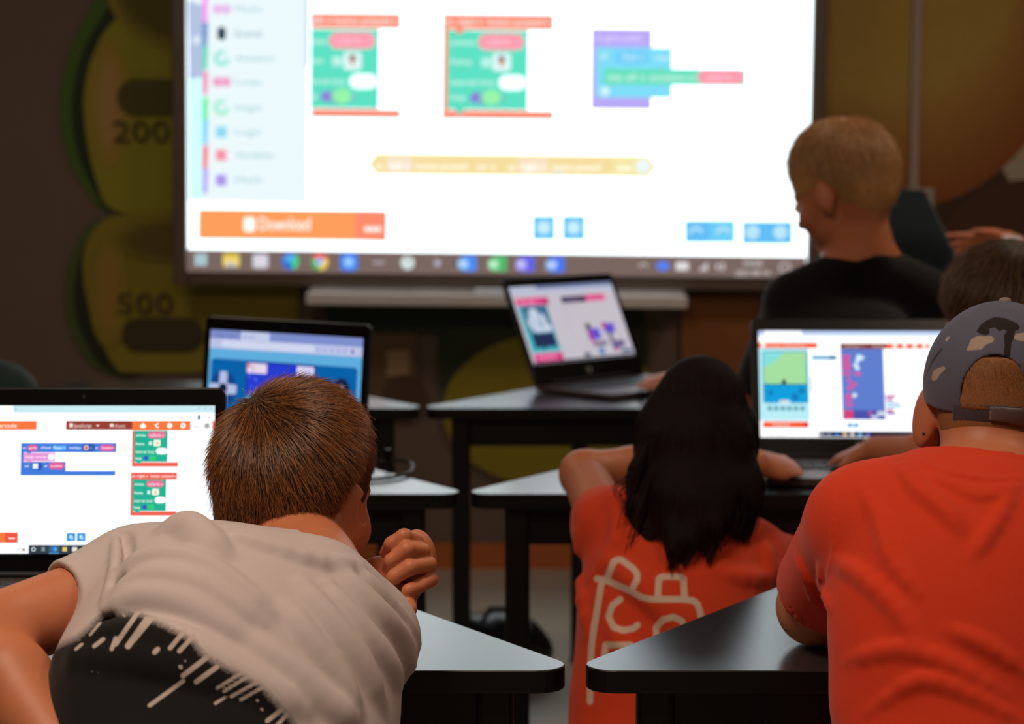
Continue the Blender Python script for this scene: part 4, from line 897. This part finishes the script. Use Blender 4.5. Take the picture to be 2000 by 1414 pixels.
oA, bA, fA = person('boy in a white shirt with black splashes, chin resting on his fist', JA, WHITE_T, folds=F0, shirt_attr=attrA, extra_body=fist, vox=.0019, shirt_vox=.0023, sleeve=(.425, .62), armr=(.041, .039, .026), neckr=.05, slr=(.053, .044))
GING = hair_mat('ginger_hair', (70, 40, 18), (222, 144, 74), .9, .32); GCAP = mat('ginger_scalp_hair', (62, 38, 20), .7, noise=.25, nscale=300, bump=.4, bscale=500)
def flowA(q):
    w = q-V3(-.004, -.076, .084); r = np.linalg.norm(w, axis=1)[:, None]; t = np.cross(np.tile(V3(0, -.45, .9), (len(q), 1)), w)
    return w/r+.55*t/r*np.exp(-r/.06)+V3(0, 0, -.2)+V3(.9, .2, 0)*np.clip((q[:, 2:3]-.07)/.04, 0, 1)
short_hair(oA, bA, hA, GCAP, GING, 26000, lambda e: np.interp(e, [0, .03, .08, .15], [.004, .009, .021, .032]), flowA, zt=[-.108, -.10, -.078, -.012, .004, -.008, .030, .056], top=.016, side=.008, lift=.5, r0=.00026, vox=.0028)

# ================================================================== the long haired girl
hB = Head(at(1362, 868, 3.13), -30, 12, 3, .90)
JB = dict(ty=3.44, deck=(.42, .85, 3.47, 3.78), head=hB, nb=at(1350, 1010, 3.07), Ls=at(1188, 1030, 3.10), Rs=at(1470, 1092, 3.09), rib=at(1315, 1170, 3.03), bel=at(1298, 1350, 2.98), pel=at(1290, 1560, 2.92), Lk=V3(.13, 3.12, .06), Lf=V3(.12, 2.76, .07), Rk=V3(.33, 3.14, .06), Rf=V3(.30, 2.76, .07),
          ribr=(.132, .09, .14), belr=(.132, .095, .19), shr=.046, Le=at(1140, 926, 3.30), Lw=at(1476, 905, 3.47), Re=at(1600, 1120, 3.2), Rw=at(1720, 985, 3.40),
          Lh=(at(1600, 926, 3.56)-at(1476, 905, 3.47), V3(.1, -.5, 1), -1, dict(curl=(22, 34, 18), sc=1.1)), Rh=(at(1790, 960, 3.5)-at(1720, 985, 3.40), V3(0, -.1, 1), 1))
ORANGE = cloth('orange_jersey', (234, 68, 34))
zb = lambda *pts: [(900+x*.519, 680+y*.519) for x, y in pts]
BRK = [zb((550, 868), (575, 803), (592, 795), (605, 797), (650, 830), (664, 850), (664, 870), (645, 905)), zb((512, 868), (545, 872), (640, 915), (680, 938), (715, 945), (840, 945), (875, 950), (890, 962), (900, 990), (905, 1020)), zb((530, 880), (500, 1060), (492, 1120), (488, 1200), (486, 1330)),
       zb((740, 945), (745, 868), (757, 860), (828, 860), (838, 870), (842, 940)), zb((600, 945), (570, 968), (556, 1010), (575, 1050), (610, 1062), (650, 1055), (665, 1042)), zb((735, 1075), (735, 1050), (760, 1022), (800, 1012), (830, 1025), (850, 1055)), zb((540, 1160), (545, 1117), (640, 1117)), zb((540, 1160), (600, 1180), (660, 1160), (640, 1117))]
def attrB(v):
    px, py = proj(v); return dict(line=np.min([seg_dist(px, py, l[i], l[i+1])-6.2 for l in BRK for i in range(len(l)-1)], 0))
BRICK_T = print_mat('orange_shirt_print', (232, 74, 38), [('line', (232, 205, 185), 1.2, 0)])
FB = [([(1190, 965), (1210, 1010), (1205, 1060), (1160, 1130)], .007, 1), ([(1235, 1120), (1270, 1160), (1330, 1200), (1360, 1230)], .010, 1), ([(1180, 1090), (1230, 1130), (1290, 1190), (1330, 1260)], .009, 1), ([(1130, 1040), (1135, 1140), (1150, 1240)], .007, 1), ([(1400, 1120), (1470, 1130), (1530, 1110)], .007, 1), ([(1490, 1060), (1500, 1100), (1495, 1150)], .006, 1), ([(1200, 1230), (1240, 1290), (1290, 1330)], .008, 1)]
oB, bB, fB = person('girl with long dark hair, orange shirt with a white brick outline', JB, BRICK_T, pants=(34, 38, 52), folds=FB, shirt_attr=attrB, vox=.0036, shirt_vox=.0034, sleeve=(.22, .62), armr=(.042, .037, .025), neckr=.045, slr=(.052, .047))
BROWN = hair_mat('dark_brown_hair', (34, 20, 15), (78, 46, 32), .2, .55); BCAP = mat('dark_brown_hair_mass', (26, 15, 12), .75, noise=.3, nscale=200, bump=.3, bscale=300, spec=.15)
skB = hB.skull()
lock = []
for pts, r0_, r1_ in (([(1330, 860, 3.10), (1262, 920, 3.06), (1246, 985, 3.03), (1250, 1060, 3.00)], .022, .003), ([(1420, 900, 3.06), (1456, 940, 3.04), (1452, 975, 3.02), (1440, 1005, 3.0)], .024, .004), ([(1350, 770, 3.10), (1292, 830, 3.10), (1278, 930, 3.05), (1272, 1050, 2.99)], .040, .008), ([(1360, 770, 3.09), (1322, 850, 3.05), (1312, 960, 3.00), (1312, 1070, 2.95)], .044, .008),
                      ([(1370, 770, 3.09), (1370, 850, 3.045), (1360, 970, 2.99), (1352, 1050, 2.95)], .046, .008), ([(1380, 770, 3.09), (1412, 850, 3.06), (1410, 950, 3.01), (1400, 1020, 2.96)], .044, .008),
                      ([(1380, 770, 3.11), (1432, 840, 3.11), (1438, 920, 3.06), (1440, 980, 3.02)], .038, .008)):
    for i in range(3):
        ra, rb = r0_+(r1_-r0_)*i/3, r0_+(r1_-r0_)*(i+1)/3; lock.append(cone(at(*pts[i]), at(*pts[i+1]), ra*.95, rb*.95, .035))
def fhB(P):
    q = hB.q(P); d = union(skB, P)-np.where((q[:, 1] > .045) & (q[:, 2] < .06), -.01, .008)*hB.s
    return smin(d, union(lock, P), .025)
vv, qq = mesh_sdf(fhB, *bounds(lock+skB, .03), .0036)
hoB = to_mesh('hair', vv, qq, BCAP, oB, bB)
Pb, nb_ = sample(vv, qq, 16000, fhB); kk_ = nb_[:, 2] > -.35; Pb, nb_ = Pb[kk_], nb_[kk_]
crown = hB.L(0, -.03, .125)
Db = np.tile(V3(0, -.02, -1.0), (len(Pb), 1)); w_ = Pb-crown; rr = np.linalg.norm(w_, axis=1)[:, None]; top_ = np.clip(1-(crown[2]-Pb[:, 2:3])/.12, 0, 1)
Db = Db*(1-top_)+top_*w_/rr; Db -= (Db*nb_).sum(1)[:, None]*nb_; Db += nb_*.03+RNG.normal(size=Pb.shape)*.05; Db /= np.linalg.norm(Db, axis=1)[:, None]
def bendB(p, d, i):
    e = 2e-3; f0 = fhB(p); g = np.stack([fhB(p+np.eye(3)[k]*e)-f0 for k in range(3)], 1)/e; g /= np.linalg.norm(g, axis=1)[:, None]+1e-6
    near = np.clip(1-f0/.02, 0, 1)[:, None]; dn = (d*g).sum(1)[:, None]
    return d-g*dn*near*.9+g*np.clip(.0015-f0, -.004, .004)[:, None]*8*near+V3(0, 0, -.25)
wisps = []
for k in range(46):
    a_ = RNG.normal(size=2)*[9, 14]; path = [[(1262, 880), (1240, 940), (1222, 990), (1212, 1040)], [(1258, 900), (1225, 945), (1206, 968), (1228, 1004)], [(1270, 940), (1246, 1010), (1232, 1060), (1222, 1090)], [(1300, 1000), (1296, 1050), (1290, 1090), (1284, 1122)], [(1345, 1010), (1340, 1060), (1330, 1100), (1318, 1128)], [(1400, 980), (1402, 1030), (1394, 1064), (1384, 1092)], [(1440, 960), (1446, 1000), (1430, 1036), (1412, 1060)]][k % 7]
    wisps.append([at(x+a_[0]*(.3+.25*i), y+a_[1]*(.4+.2*i), 2.985+.03*(k % 7 < 2)+RNG.normal()*.006) for i, (x, y) in enumerate(path)])
W4 = np.array(wisps); hw = bpy.data.hair_curves.new('hair_wisps'); hw.add_curves([4]*len(W4)); hw.attributes['position'].data.foreach_set('vector', (W4-bB).astype(np.float32).ravel())
hw.attributes.new('radius', 'FLOAT', 'POINT').data.foreach_set('value', np.tile(np.array([.0009, .0008, .0006, .0002], np.float32), len(W4))); hw.materials.append(BROWN)
ow = bpy.data.objects.new('hair_wisps', hw); COL.objects.link(ow); ow.parent = hoB
strands('hair_strands', Pb, Db, np.minimum(RNG.uniform(.06, .17, len(Pb)), np.maximum(Pb[:, 2]-.685+RNG.normal(size=len(Pb))*.02, .02)), hoB, bB, BROWN, 10, .00032, bendB)
# ================================================================== the boy in the cap
hC = Head(at(1950, 795, 2.30), -16, 10, 2, .95, .006, 1.22)
JC = dict(ty=2.234, head=hC, cz=-.008, nb=at(1930, 1012, 2.20), Ls=at(1688, 1022, 2.21), Rs=at(2180, 1015, 2.21), rib=at(1918, 1150, 2.15), bel=at(1905, 1370, 2.09), pel=at(1900, 1640, 2.02),
          ribr=(.148, .10, .15), belr=(.142, .10, .18), shr=.050, Le=at(1592, 1222, 2.36), Lw=at(1705, 1080, 2.56), Re=at(2300, 1230, 2.36), Rw=at(2150, 1080, 2.56), Lh=(V3(.3, 1, .1), V3(0, -.3, 1), -1), Rh=(V3(-.3, 1, .1), V3(0, -.3, 1), 1))
FC = [([(1800, 905), (1850, 925), (1930, 938), (2000, 934)], .005, 1), ([(1815, 930), (1860, 950), (1930, 960), (1990, 950)], .006, 1), ([(1870, 962), (1920, 972), (1970, 965)], .006, 1), ([(1632, 960), (1628, 1020), (1630, 1080), (1618, 1120)], .004, 1), ([(1760, 915), (1800, 960), (1850, 1000), (1880, 1040)], .009, 1), ([(1690, 960), (1720, 1020), (1740, 1090), (1790, 1160)], .009, 1), ([(1640, 1100), (1690, 1130), (1760, 1200), (1800, 1280)], .010, 1),
      ([(1605, 1110), (1612, 1150), (1625, 1190)], .007, 1), ([(1560, 1090), (1580, 1130), (1600, 1190)], .007, 1), ([(1980, 960), (1940, 1030), (1900, 1090)], .008, 1), ([(1660, 1290), (1760, 1270), (1860, 1300), (1960, 1360)], .009, 1), ([(1700, 1390), (1800, 1330), (1900, 1360), (1990, 1410)], .008, 1), ([(1850, 1230), (1920, 1260), (1995, 1310)], .008, 1)]
oC, bC, fC = person('boy in a camouflage cap and plain orange shirt, seen from behind', JC, ORANGE, pants=(40, 46, 62), folds=[(a_, b_*.58, c_) for a_, b_, c_ in FC], vox=.003, shirt_vox=.003, sleeve=(.80, .8), armr=(.044, .042, .026), neckr=.05, slr=(.062, .056))
LB = hair_mat('light_brown_hair', (140, 88, 40), (205, 140, 72)); LCAP = mat('light_brown_hair_mass', (150, 98, 52), .7, noise=.25, nscale=300, bump=.3, bscale=400)
short_hair(oC, bC, hC, LCAP, LB, 9000, lambda e: np.interp(e, [0, .04, .1], [.002, .006, .018]), lambda q: np.tile(V3(.35, -.1, -1), (len(q), 1)), wave=lambda q: .006*((q[:, 1] < -.06) & (q[:, 2] < .05) & (q[:, 2] > -.012) & (np.abs(q[:, 0]) < .038)), top=.006, side=.0035, lift=.2, r0=.00016, zt=[-.05, -.047, -.042, -.004, .004, -.008, .03, .056], keep=lambda P: (hC.q(P)[:, 2] < .07) & (hC.q(P)[:, 1] < .0))
# cap
dome_o = [hC.E((0, -.010, .026), (.088, .108, .098), .02)]; 
RIM = lambda q: -(q[:, 2]-(.004+.22*q[:, 1]))
def fcap(P):
    q = hC.q(P); d = dome_o[0].f(P); d = np.maximum(d, -(d+.0042)); d = np.maximum(d, RIM(q)*hC.s)
    seam = np.abs(np.arctan2(q[:, 0], -(q[:, 1]+.01))*3/np.pi % 1-.0); 
    br = np.maximum(np.abs(q[:, 2]-(.018-.9*(q[:, 1]-.09)**1*.25-2.2*q[:, 0]**2))-.0016, np.maximum(np.hypot(q[:, 0]/.082, (q[:, 1]-.075)/.085)-1, 0)*.08)
    br = np.maximum(br, .085-q[:, 1])*hC.s
    arch = np.maximum(np.hypot(q[:, 0]/.038, (q[:, 2]+.020)/.062)-1, 0)
    ar = (np.hypot(q[:, 0]/.037, (q[:, 2]-.006)/.046)-1)*.04*hC.s
    ar = np.where(q[:, 1] < -.03, ar, .1)
    return np.minimum(np.maximum(d, -ar), br)
vc, qc = mesh_sdf(fcap, *bounds([Pr(None, hC.L(0, .03, .03), .17*hC.s, .02)], .01), .0019, smooth=2)
zc = lambda *pts: [(1760+x*.2405, 590+y*.2405) for x, y in pts]
DKP = [zc((610, 240), (640, 190), (690, 150), (760, 120), (850, 130), (940, 170), (965, 200), (955, 225), (925, 235), (915, 290), (895, 340), (885, 450), (850, 455), (832, 430), (840, 350), (835, 270), (860, 235), (830, 220), (800, 240), (760, 205), (715, 215), (720, 255), (690, 270), (650, 262)), zc((330, 370), (335, 380), (250, 500), (205, 600), (215, 560), (250, 470)), zc((1050, 400), (1150, 380), (1200, 480), (1100, 560)), zc((1160, 640), (1260, 600), (1280, 700), (1180, 720))]
LTP = [zc((530, 395), (570, 300), (620, 275), (740, 278), (757, 300), (745, 325), (690, 345), (650, 385), (600, 390)), zc((915, 290), (930, 258), (1000, 248), (1080, 260), (1100, 310), (980, 318), (930, 306)), zc((245, 620), (260, 560), (290, 540), (350, 518), (360, 545), (320, 580), (290, 630), (260, 640)), zc((355, 310), (365, 290), (395, 275), (395, 295), (370, 322)), zc((1080, 640), (1150, 560), (1180, 640), (1120, 700))]
pxc, pyc = proj(vc)
CAMO = print_mat('cap_camouflage', (98, 101, 120), [('dark_patch', (44, 36, 36), 1.2, 0), ('light_patch', (182, 162, 148), 1.2, 0)])
hat = to_mesh('cap', vc, qc, CAMO, oC, bC, dict(dark_patch=np.min([poly_sd(pxc, pyc, p) for p in DKP], 0), light_patch=np.min([poly_sd(pxc, pyc, p) for p in LTP], 0)))
def fstrap(P, x0=-.046, x1=.046, e=.0, z0=-.014, z1=.008):
    q = hC.q(P); d = np.abs(dome_o[0].f(P)-.0005-e)-.0014; 
    return np.maximum(np.maximum(d, np.maximum(np.maximum(z0-.22*(q[:, 1]+.1)-q[:, 2]-.012, q[:, 2]-z1+.012), np.maximum(x0-q[:, 0], q[:, 0]-x1))*hC.s), q[:, 1]*hC.s)
bs = bounds([Pr(None, hC.L(0, -.09, .01), .075, .02)], .01)
vs_, qs_ = mesh_sdf(fstrap, *bs, .0015, 1); to_mesh('cap_strap', vs_, qs_, cloth('cap_strap_cloth', (84, 84, 98)), hat, bC)
vs_, qs_ = mesh_sdf(lambda P: fstrap(P, -.004, .040, .0024, -.012, .006), *bs, .0015, 1); to_mesh('strap_end', vs_, qs_, cloth('strap_end_cloth', (128, 122, 122)), hat, bC)
mb = MB(); bmesh.ops.create_uvsphere(mb.bm, u_segments=16, v_segments=10, radius=.007); bo = mb.build('cap_button', cloth('cap_button_cloth', (150, 136, 128)), hat, smooth=True); bo.location = hC.L(0, -.010, .1245)-bC; bo.scale = (1, 1, .6)
gl = MB(); 
for sx in (-1, 1): gl.tube([hC.L(sx*.081, -.022, -.040), hC.L(sx*.082, -.016, -.012), hC.L(sx*.082, .0, .004), hC.L(sx*.079, .05, .004), hC.L(sx*.066, .092, .004)], .0026, 8)
for sx in (-1, 1): gl.tube([hC.L(sx*.036+.028*math.cos(a), .100, -.006+.02*math.sin(a)) for a in [2*math.pi*k/20 for k in range(21)]], .0018, 6)
gl.tube([hC.L(-.009, .101, 0), hC.L(.009, .101, 0)], .0018, 6)
go_ = gl.build('glasses', mat('glasses_frame', (14, 13, 14), .3, noise=.1), oC, smooth=True)
for v_ in go_.data.vertices: v_.co -= Vector(bC)
# ================================================================== the blond boy standing by the far right table
hD = Head(at(1640, 368, 4.30), 50, 24, 0, 1.07)
JD = dict(ty=4.645, deck=(-.1, .5, 4.78, 5.3), head=hD, nb=at(1692, 476, 4.28), Ls=at(1548, 592, 4.30), Rs=at(1815, 585, 4.36), rib=at(1655, 740, 4.24), bel=at(1650, 900, 4.2), pel=at(1650, 1040, 4.17), 
          ribr=(.165, .11, .17), belr=(.15, .105, .16), Le=at(1462, 800, 4.5), Lw=at(1326, 748, 4.80), Re=at(1900, 800, 4.5), Rw=at(1800, 760, 4.8), Lh=(at(1236, 768, 4.84)-at(1326, 748, 4.80), V3(.1, -.6, 1), -1, dict(sc=1.1, curl=(22, 30, 16))), Rh=(V3(-.5, 1, 0), V3(0, 0, 1), 1))
oD, bD, fD = person('blond boy in a black shirt with his head bowed, right of the big screen', JD, cloth('black_jersey', (16, 16, 19)), pants=(30, 32, 40), vox=.005, sleeve=(.75, .75), armr=(.046, .04, .026), neckr=.047)
BLN = hair_mat('blond_hair', (205, 148, 84), (250, 212, 150)); BLC = mat('blond_hair_mass', (205, 152, 92), .65, noise=.25, nscale=150, bump=.3, bscale=200)
short_hair(oD, bD, hD, BLC, BLN, 9000, lambda e: np.interp(e, [0, .04, .09, .14], [.006, .014, .034, .045]), lambda q: (q-V3(0, -.05, .10))*V3(1, 1, 1)+V3(0, .02, -.06), top=.020, side=.010, vox=.004, lift=.28, r0=.0005, zt=[-.095, -.09, -.07, -.016, .006, .0, .004, .02], droop=.06)
ln = MB(); ln.tube([hD.L(.0, .05, -.125), hD.L(-.02, .075, -.16), hD.L(-.02, .10, -.23), hD.L(.01, .11, -.32)], .004, 8); lo_ = ln.build('lanyard', mat('lanyard_white', (210, 210, 214), .7, noise=.05), oD, smooth=True)
for v_ in lo_.data.vertices: v_.co -= Vector(bD)
# ================================================================== the brown haired child behind the cap
hE = Head(at(1962, 628, 3.30), 68, 14, 0, .97)
JE = dict(ty=3.44, deck=(.42, .85, 3.47, 3.78), head=hE, nb=at(2010, 775, 3.32), Ls=at(1880, 850, 3.25), Rs=at(2130, 850, 3.42), rib=at(2000, 960, 3.28), bel=at(2000, 1150, 3.22), pel=at(2010, 1330, 3.18),
          Le=at(1838, 895, 3.46), Lw=at(1708, 878, 3.58), Re=at(2150, 960, 3.52), Rw=at(2080, 900, 3.6), Lh=(at(1636, 898, 3.63)-at(1708, 878, 3.58), V3(.1, -.2, 1), -1), Rh=(V3(-1, .3, 0), V3(0, 0, 1), 1))
oE, bE, fE = person('brown haired child almost hidden behind the boy in the cap, reaching for the keyboard', JE, cloth('navy_jersey', (30, 34, 52)), vox=.005, sleeve=(.12, .4))
BRH = hair_mat('brown_hair', (70, 44, 28), (150, 108, 70)); BRC = mat('brown_hair_mass', (58, 38, 26), .65, noise=.25, nscale=150, bump=.3, bscale=200)
short_hair(oE, bE, hE, BRC, BRH, 8000, lambda e: np.interp(e, [0, .04, .09, .14], [.008, .018, .04, .05]), lambda q: (q-V3(0, -.05, .10))+V3(0, .03, -.07), top=.020, side=.012, vox=.004, lift=.25, r0=.00045, zt=[-.06, -.055, -.04, -.01, .0, -.01, -.006, .012], droop=.08)
# ================================================================== adult at the right edge holding a shut laptop, child at the left edge
hF = Head(at(2290, 330, 5.1), 60, 10, 0, 1.05)
JF = dict(head=hF, nb=at(2310, 480, 5.12), Ls=at(2200, 540, 5.0), Rs=at(2420, 540, 5.25), rib=at(2310, 700, 5.12), bel=at(2310, 870, 5.12), pel=at(2310, 1010, 5.12), stand=True, ribr=(.17, .115, .19), belr=(.16, .115, .18),
          Le=at(2130, 560, 4.95), Lw=at(1966, 474, 4.930), Re=at(2300, 760, 4.8), Rw=at(2150, 720, 4.75), Lh=(at(1850, 486, 4.930)-at(1966, 474, 4.930), V3(0, 1, .25), -1, dict(curl=(4, 6, 4), sc=1.0, thumb=18)), Rh=(V3(-1, -.2, 0), V3(0, 0, 1), 1))
oF, bF, fF = person('adult mostly cut off at the right edge whose hand holds a dark teal shut laptop', JF, cloth('white_long_shirt', (206, 206, 212)), vox=.006, sleeve=(.95, .95), armr=(.05, .042, .028))
cf = MB(); cf.cyl(at(1985, 490, 4.92), at(1950, 484, 4.915), .036, .034); co_ = cf.build('cuff', MATS['white_long_shirt'], oF, smooth=True)
for v_ in co_.data.vertices: v_.co -= Vector(bF)
short_hair(oF, bF, hF, BRC, BRH, 3000, lambda e: np.interp(e, [0, .1], [.006, .03]), lambda q: (q-V3(0, -.05, .10))+V3(0, 0, -.05), vox=.006, r0=.0006)
hG = Head(at(-120, 560, 4.30), -20, 15, 0, .97)
JG = dict(ty=4.645, head=hG, nb=at(-112, 700, 4.30), Ls=at(-240, 790, 4.3), Rs=at(12, 772, 4.26), rib=at(-112, 880, 4.27), bel=at(-112, 1020, 4.25), pel=at(-112, 1150, 4.22), shr=.058,
          Le=at(-280, 830, 4.55), Lw=at(-200, 790, 4.85), Re=at(20, 900, 4.45), Rw=at(-40, 800, 4.8), Lh=(V3(.2, 1, 0), V3(0, 0, 1), -1), Rh=(V3(-.2, 1, 0), V3(0, 0, 1), 1))
oG, bG, fG = person('child at the left edge showing only a dark green shoulder', JG, cloth('dark_green_jersey', (44, 66, 62)), vox=.006, sleeve=(.8, .8))
short_hair(oG, bG, hG, BRC, BRH, 3000, lambda e: np.interp(e, [0, .1], [.006, .03]), lambda q: (q-V3(0, -.05, .10))+V3(0, 0, -.05), vox=.006, r0=.0006)

# ------------------------------------------------------------------ shut laptop in the adult's hand, backpack, cable, stools
TEAL = mat('teal_lid', (48, 66, 72), .4, noise=.08, metal=.3)
tl, trr, br_, bl_ = at(1690, 366, 4.95), at(1806, 371, 4.90), at(1888, 545, 4.86), at(1770, 545, 4.91)
cx = (tl+trr+br_+bl_)/4; ux = nrm(trr-tl); uz = nrm((tl+trr)-(bl_+br_)); uy = nrm(np.cross(uz, ux)); 
e = empty('shut_laptop', cx, 'dark teal shut laptop held up behind the blond boy', 'laptop')
sm = MB()
for (k0, k1, m_) in ((.004, .012, 0), (-.012, .003, 1)):
    pts = [p-cx for p in (bl_, br_, trr, tl)]
    lo_ = [sm.bm.verts.new(p+uy*k0) for p in pts]; hi_ = [sm.bm.verts.new(p+uy*k1) for p in pts]
    for f_ in ([lo_[::-1], hi_]+[[lo_[i], lo_[(i+1) % 4], hi_[(i+1) % 4], hi_[i]] for i in range(4)]): sm.bm.faces.new(f_).material_index = m_
sm.build('shell', [mat('silver_edge', (150, 165, 168), .35, noise=.04, metal=.5), TEAL], e, bevel=.004)
# backpack on the floor beyond the aisle
bp = at(982, 1330, 5.0); bp[2] = 0
e = empty('backpack', bp, 'black glossy backpack lying on the floor under the middle right table', 'bag')
prs = [ell((.0, 0, .085), (.115, .09, .085), None, .03), ell((.045, -.03, .075), (.07, .08, .078), None, .03), ell((-.06, .02, .09), (.07, .07, .075), None, .03)]
def fbag(P): return np.maximum(union(prs, P)-.004*np.sin(P[:, 0]*70+P[:, 2]*30)*np.sin(P[:, 2]*60), -P[:, 2]+.001)
v, q = mesh_sdf(fbag, V3(-.2, -.16, -.02), V3(.2, .16, .22), .005); to_mesh('pack', v, q, mat('bag_nylon', (16, 16, 17), .3, noise=.2, bump=.3, bscale=90), e)
MB().tube([(-.05, -.05, .16), (-.03, -.06, .195), (.02, -.06, .195), (.04, -.05, .155)], .007, 8).build('carry_loop', mat('bag_webbing', (20, 20, 21), .7, noise=.1), e, smooth=True)
MB().tube([(-.09, -.075, .10), (-.03, -.105, .125), (.05, -.112, .12), (.10, -.085, .095)], .003, 6).build('zip', mat('zip_metal', (90, 90, 92), .3, noise=.1, metal=.6), e, smooth=True)
# looped charging cable on the middle left table
cp = [at(738, 917, 3.78), at(770, 913, 3.8), at(800, 914, 3.78), at(806, 922, 3.70), at(796, 932, 3.64), at(770, 940, 3.60), at(745, 944, 3.58), at(715, 948, 3.57)]
cp = [V3(p[0], p[1], .7245) for p in cp]; ce = empty('charging_cable', cp[3]*[1, 1, 0]+V3(0, 0, .72), 'thin black charging cable looped on the table behind the boy in the white shirt', 'cable')
fine = []
for i in range(len(cp)-1):
    pa, pb, pc, pd = cp[max(i-1, 0)], cp[i], cp[i+1], cp[min(i+2, len(cp)-1)]
    for k in range(6):
        t = k/6; fine.append(.5*((2*pb)+(pc-pa)*t+(2*pa-5*pb+4*pc-pd)*t*t+(3*pb-pa-3*pc+pd)*t**3)-np.array(ce.location))
MB().tube(fine, .0032, 8).build('cord', mat('cable_rubber', (16, 16, 17), .5, noise=.1), ce, smooth=True)
MB().cyl(fine[4], fine[4]+V3(0, 0, .022), .006).build('plug', MATS['cable_rubber'], ce, smooth=True)
# stools carrying the seated children
def stool(x, y, z, label):
    e = empty('stool', (x, y, 0), label, 'stool', 'stools of the seated children')
    MB().cyl((0, 0, z-.03), (0, 0, z), .165, n=36).build('seat', mat('stool_seat', (24, 24, 26), .6, noise=.1), e, smooth=True, bevel=.008)
    for a in (45, 135, 225, 315):
        c, s = math.cos(math.radians(a)), math.sin(math.radians(a)); MB().cyl((c*.175, s*.175, 0), (c*.12, s*.12, z-.03), .0125).build('leg', TLEG, e, smooth=True)
    MB().tube([(.148*math.cos(k*math.pi/18), .148*math.sin(k*math.pi/18), z*.45) for k in range(37)], .008, 8).build('foot_ring', TLEG, e, smooth=True)
for J_, P_, lab in ((JA, oA, 'black stool under the boy in the white shirt'), (JD, oD, 'black stool under the blond boy'), (JC, oC, 'black stool under the boy in the cap'), (JE, oE, 'black stool under the brown haired child behind the cap'), (JG, oG, 'black stool under the child in dark green')):
    p = J_['pel']; lo_z = 9
    for o_ in [P_]+[c for c in P_.children if c.name.startswith('trousers')]:
        vv = np.empty(len(o_.data.vertices)*3, np.float32); o_.data.vertices.foreach_get('co', vv); vv = vv.reshape(-1, 3)+np.array([p[0], p[1], 0])
        lo_z = min(lo_z, vv[np.hypot(vv[:, 0]-p[0], vv[:, 1]-p[1]+.02) < .175][:, 2].min())
    stool(p[0], p[1]-.02, lo_z-.001, lab)
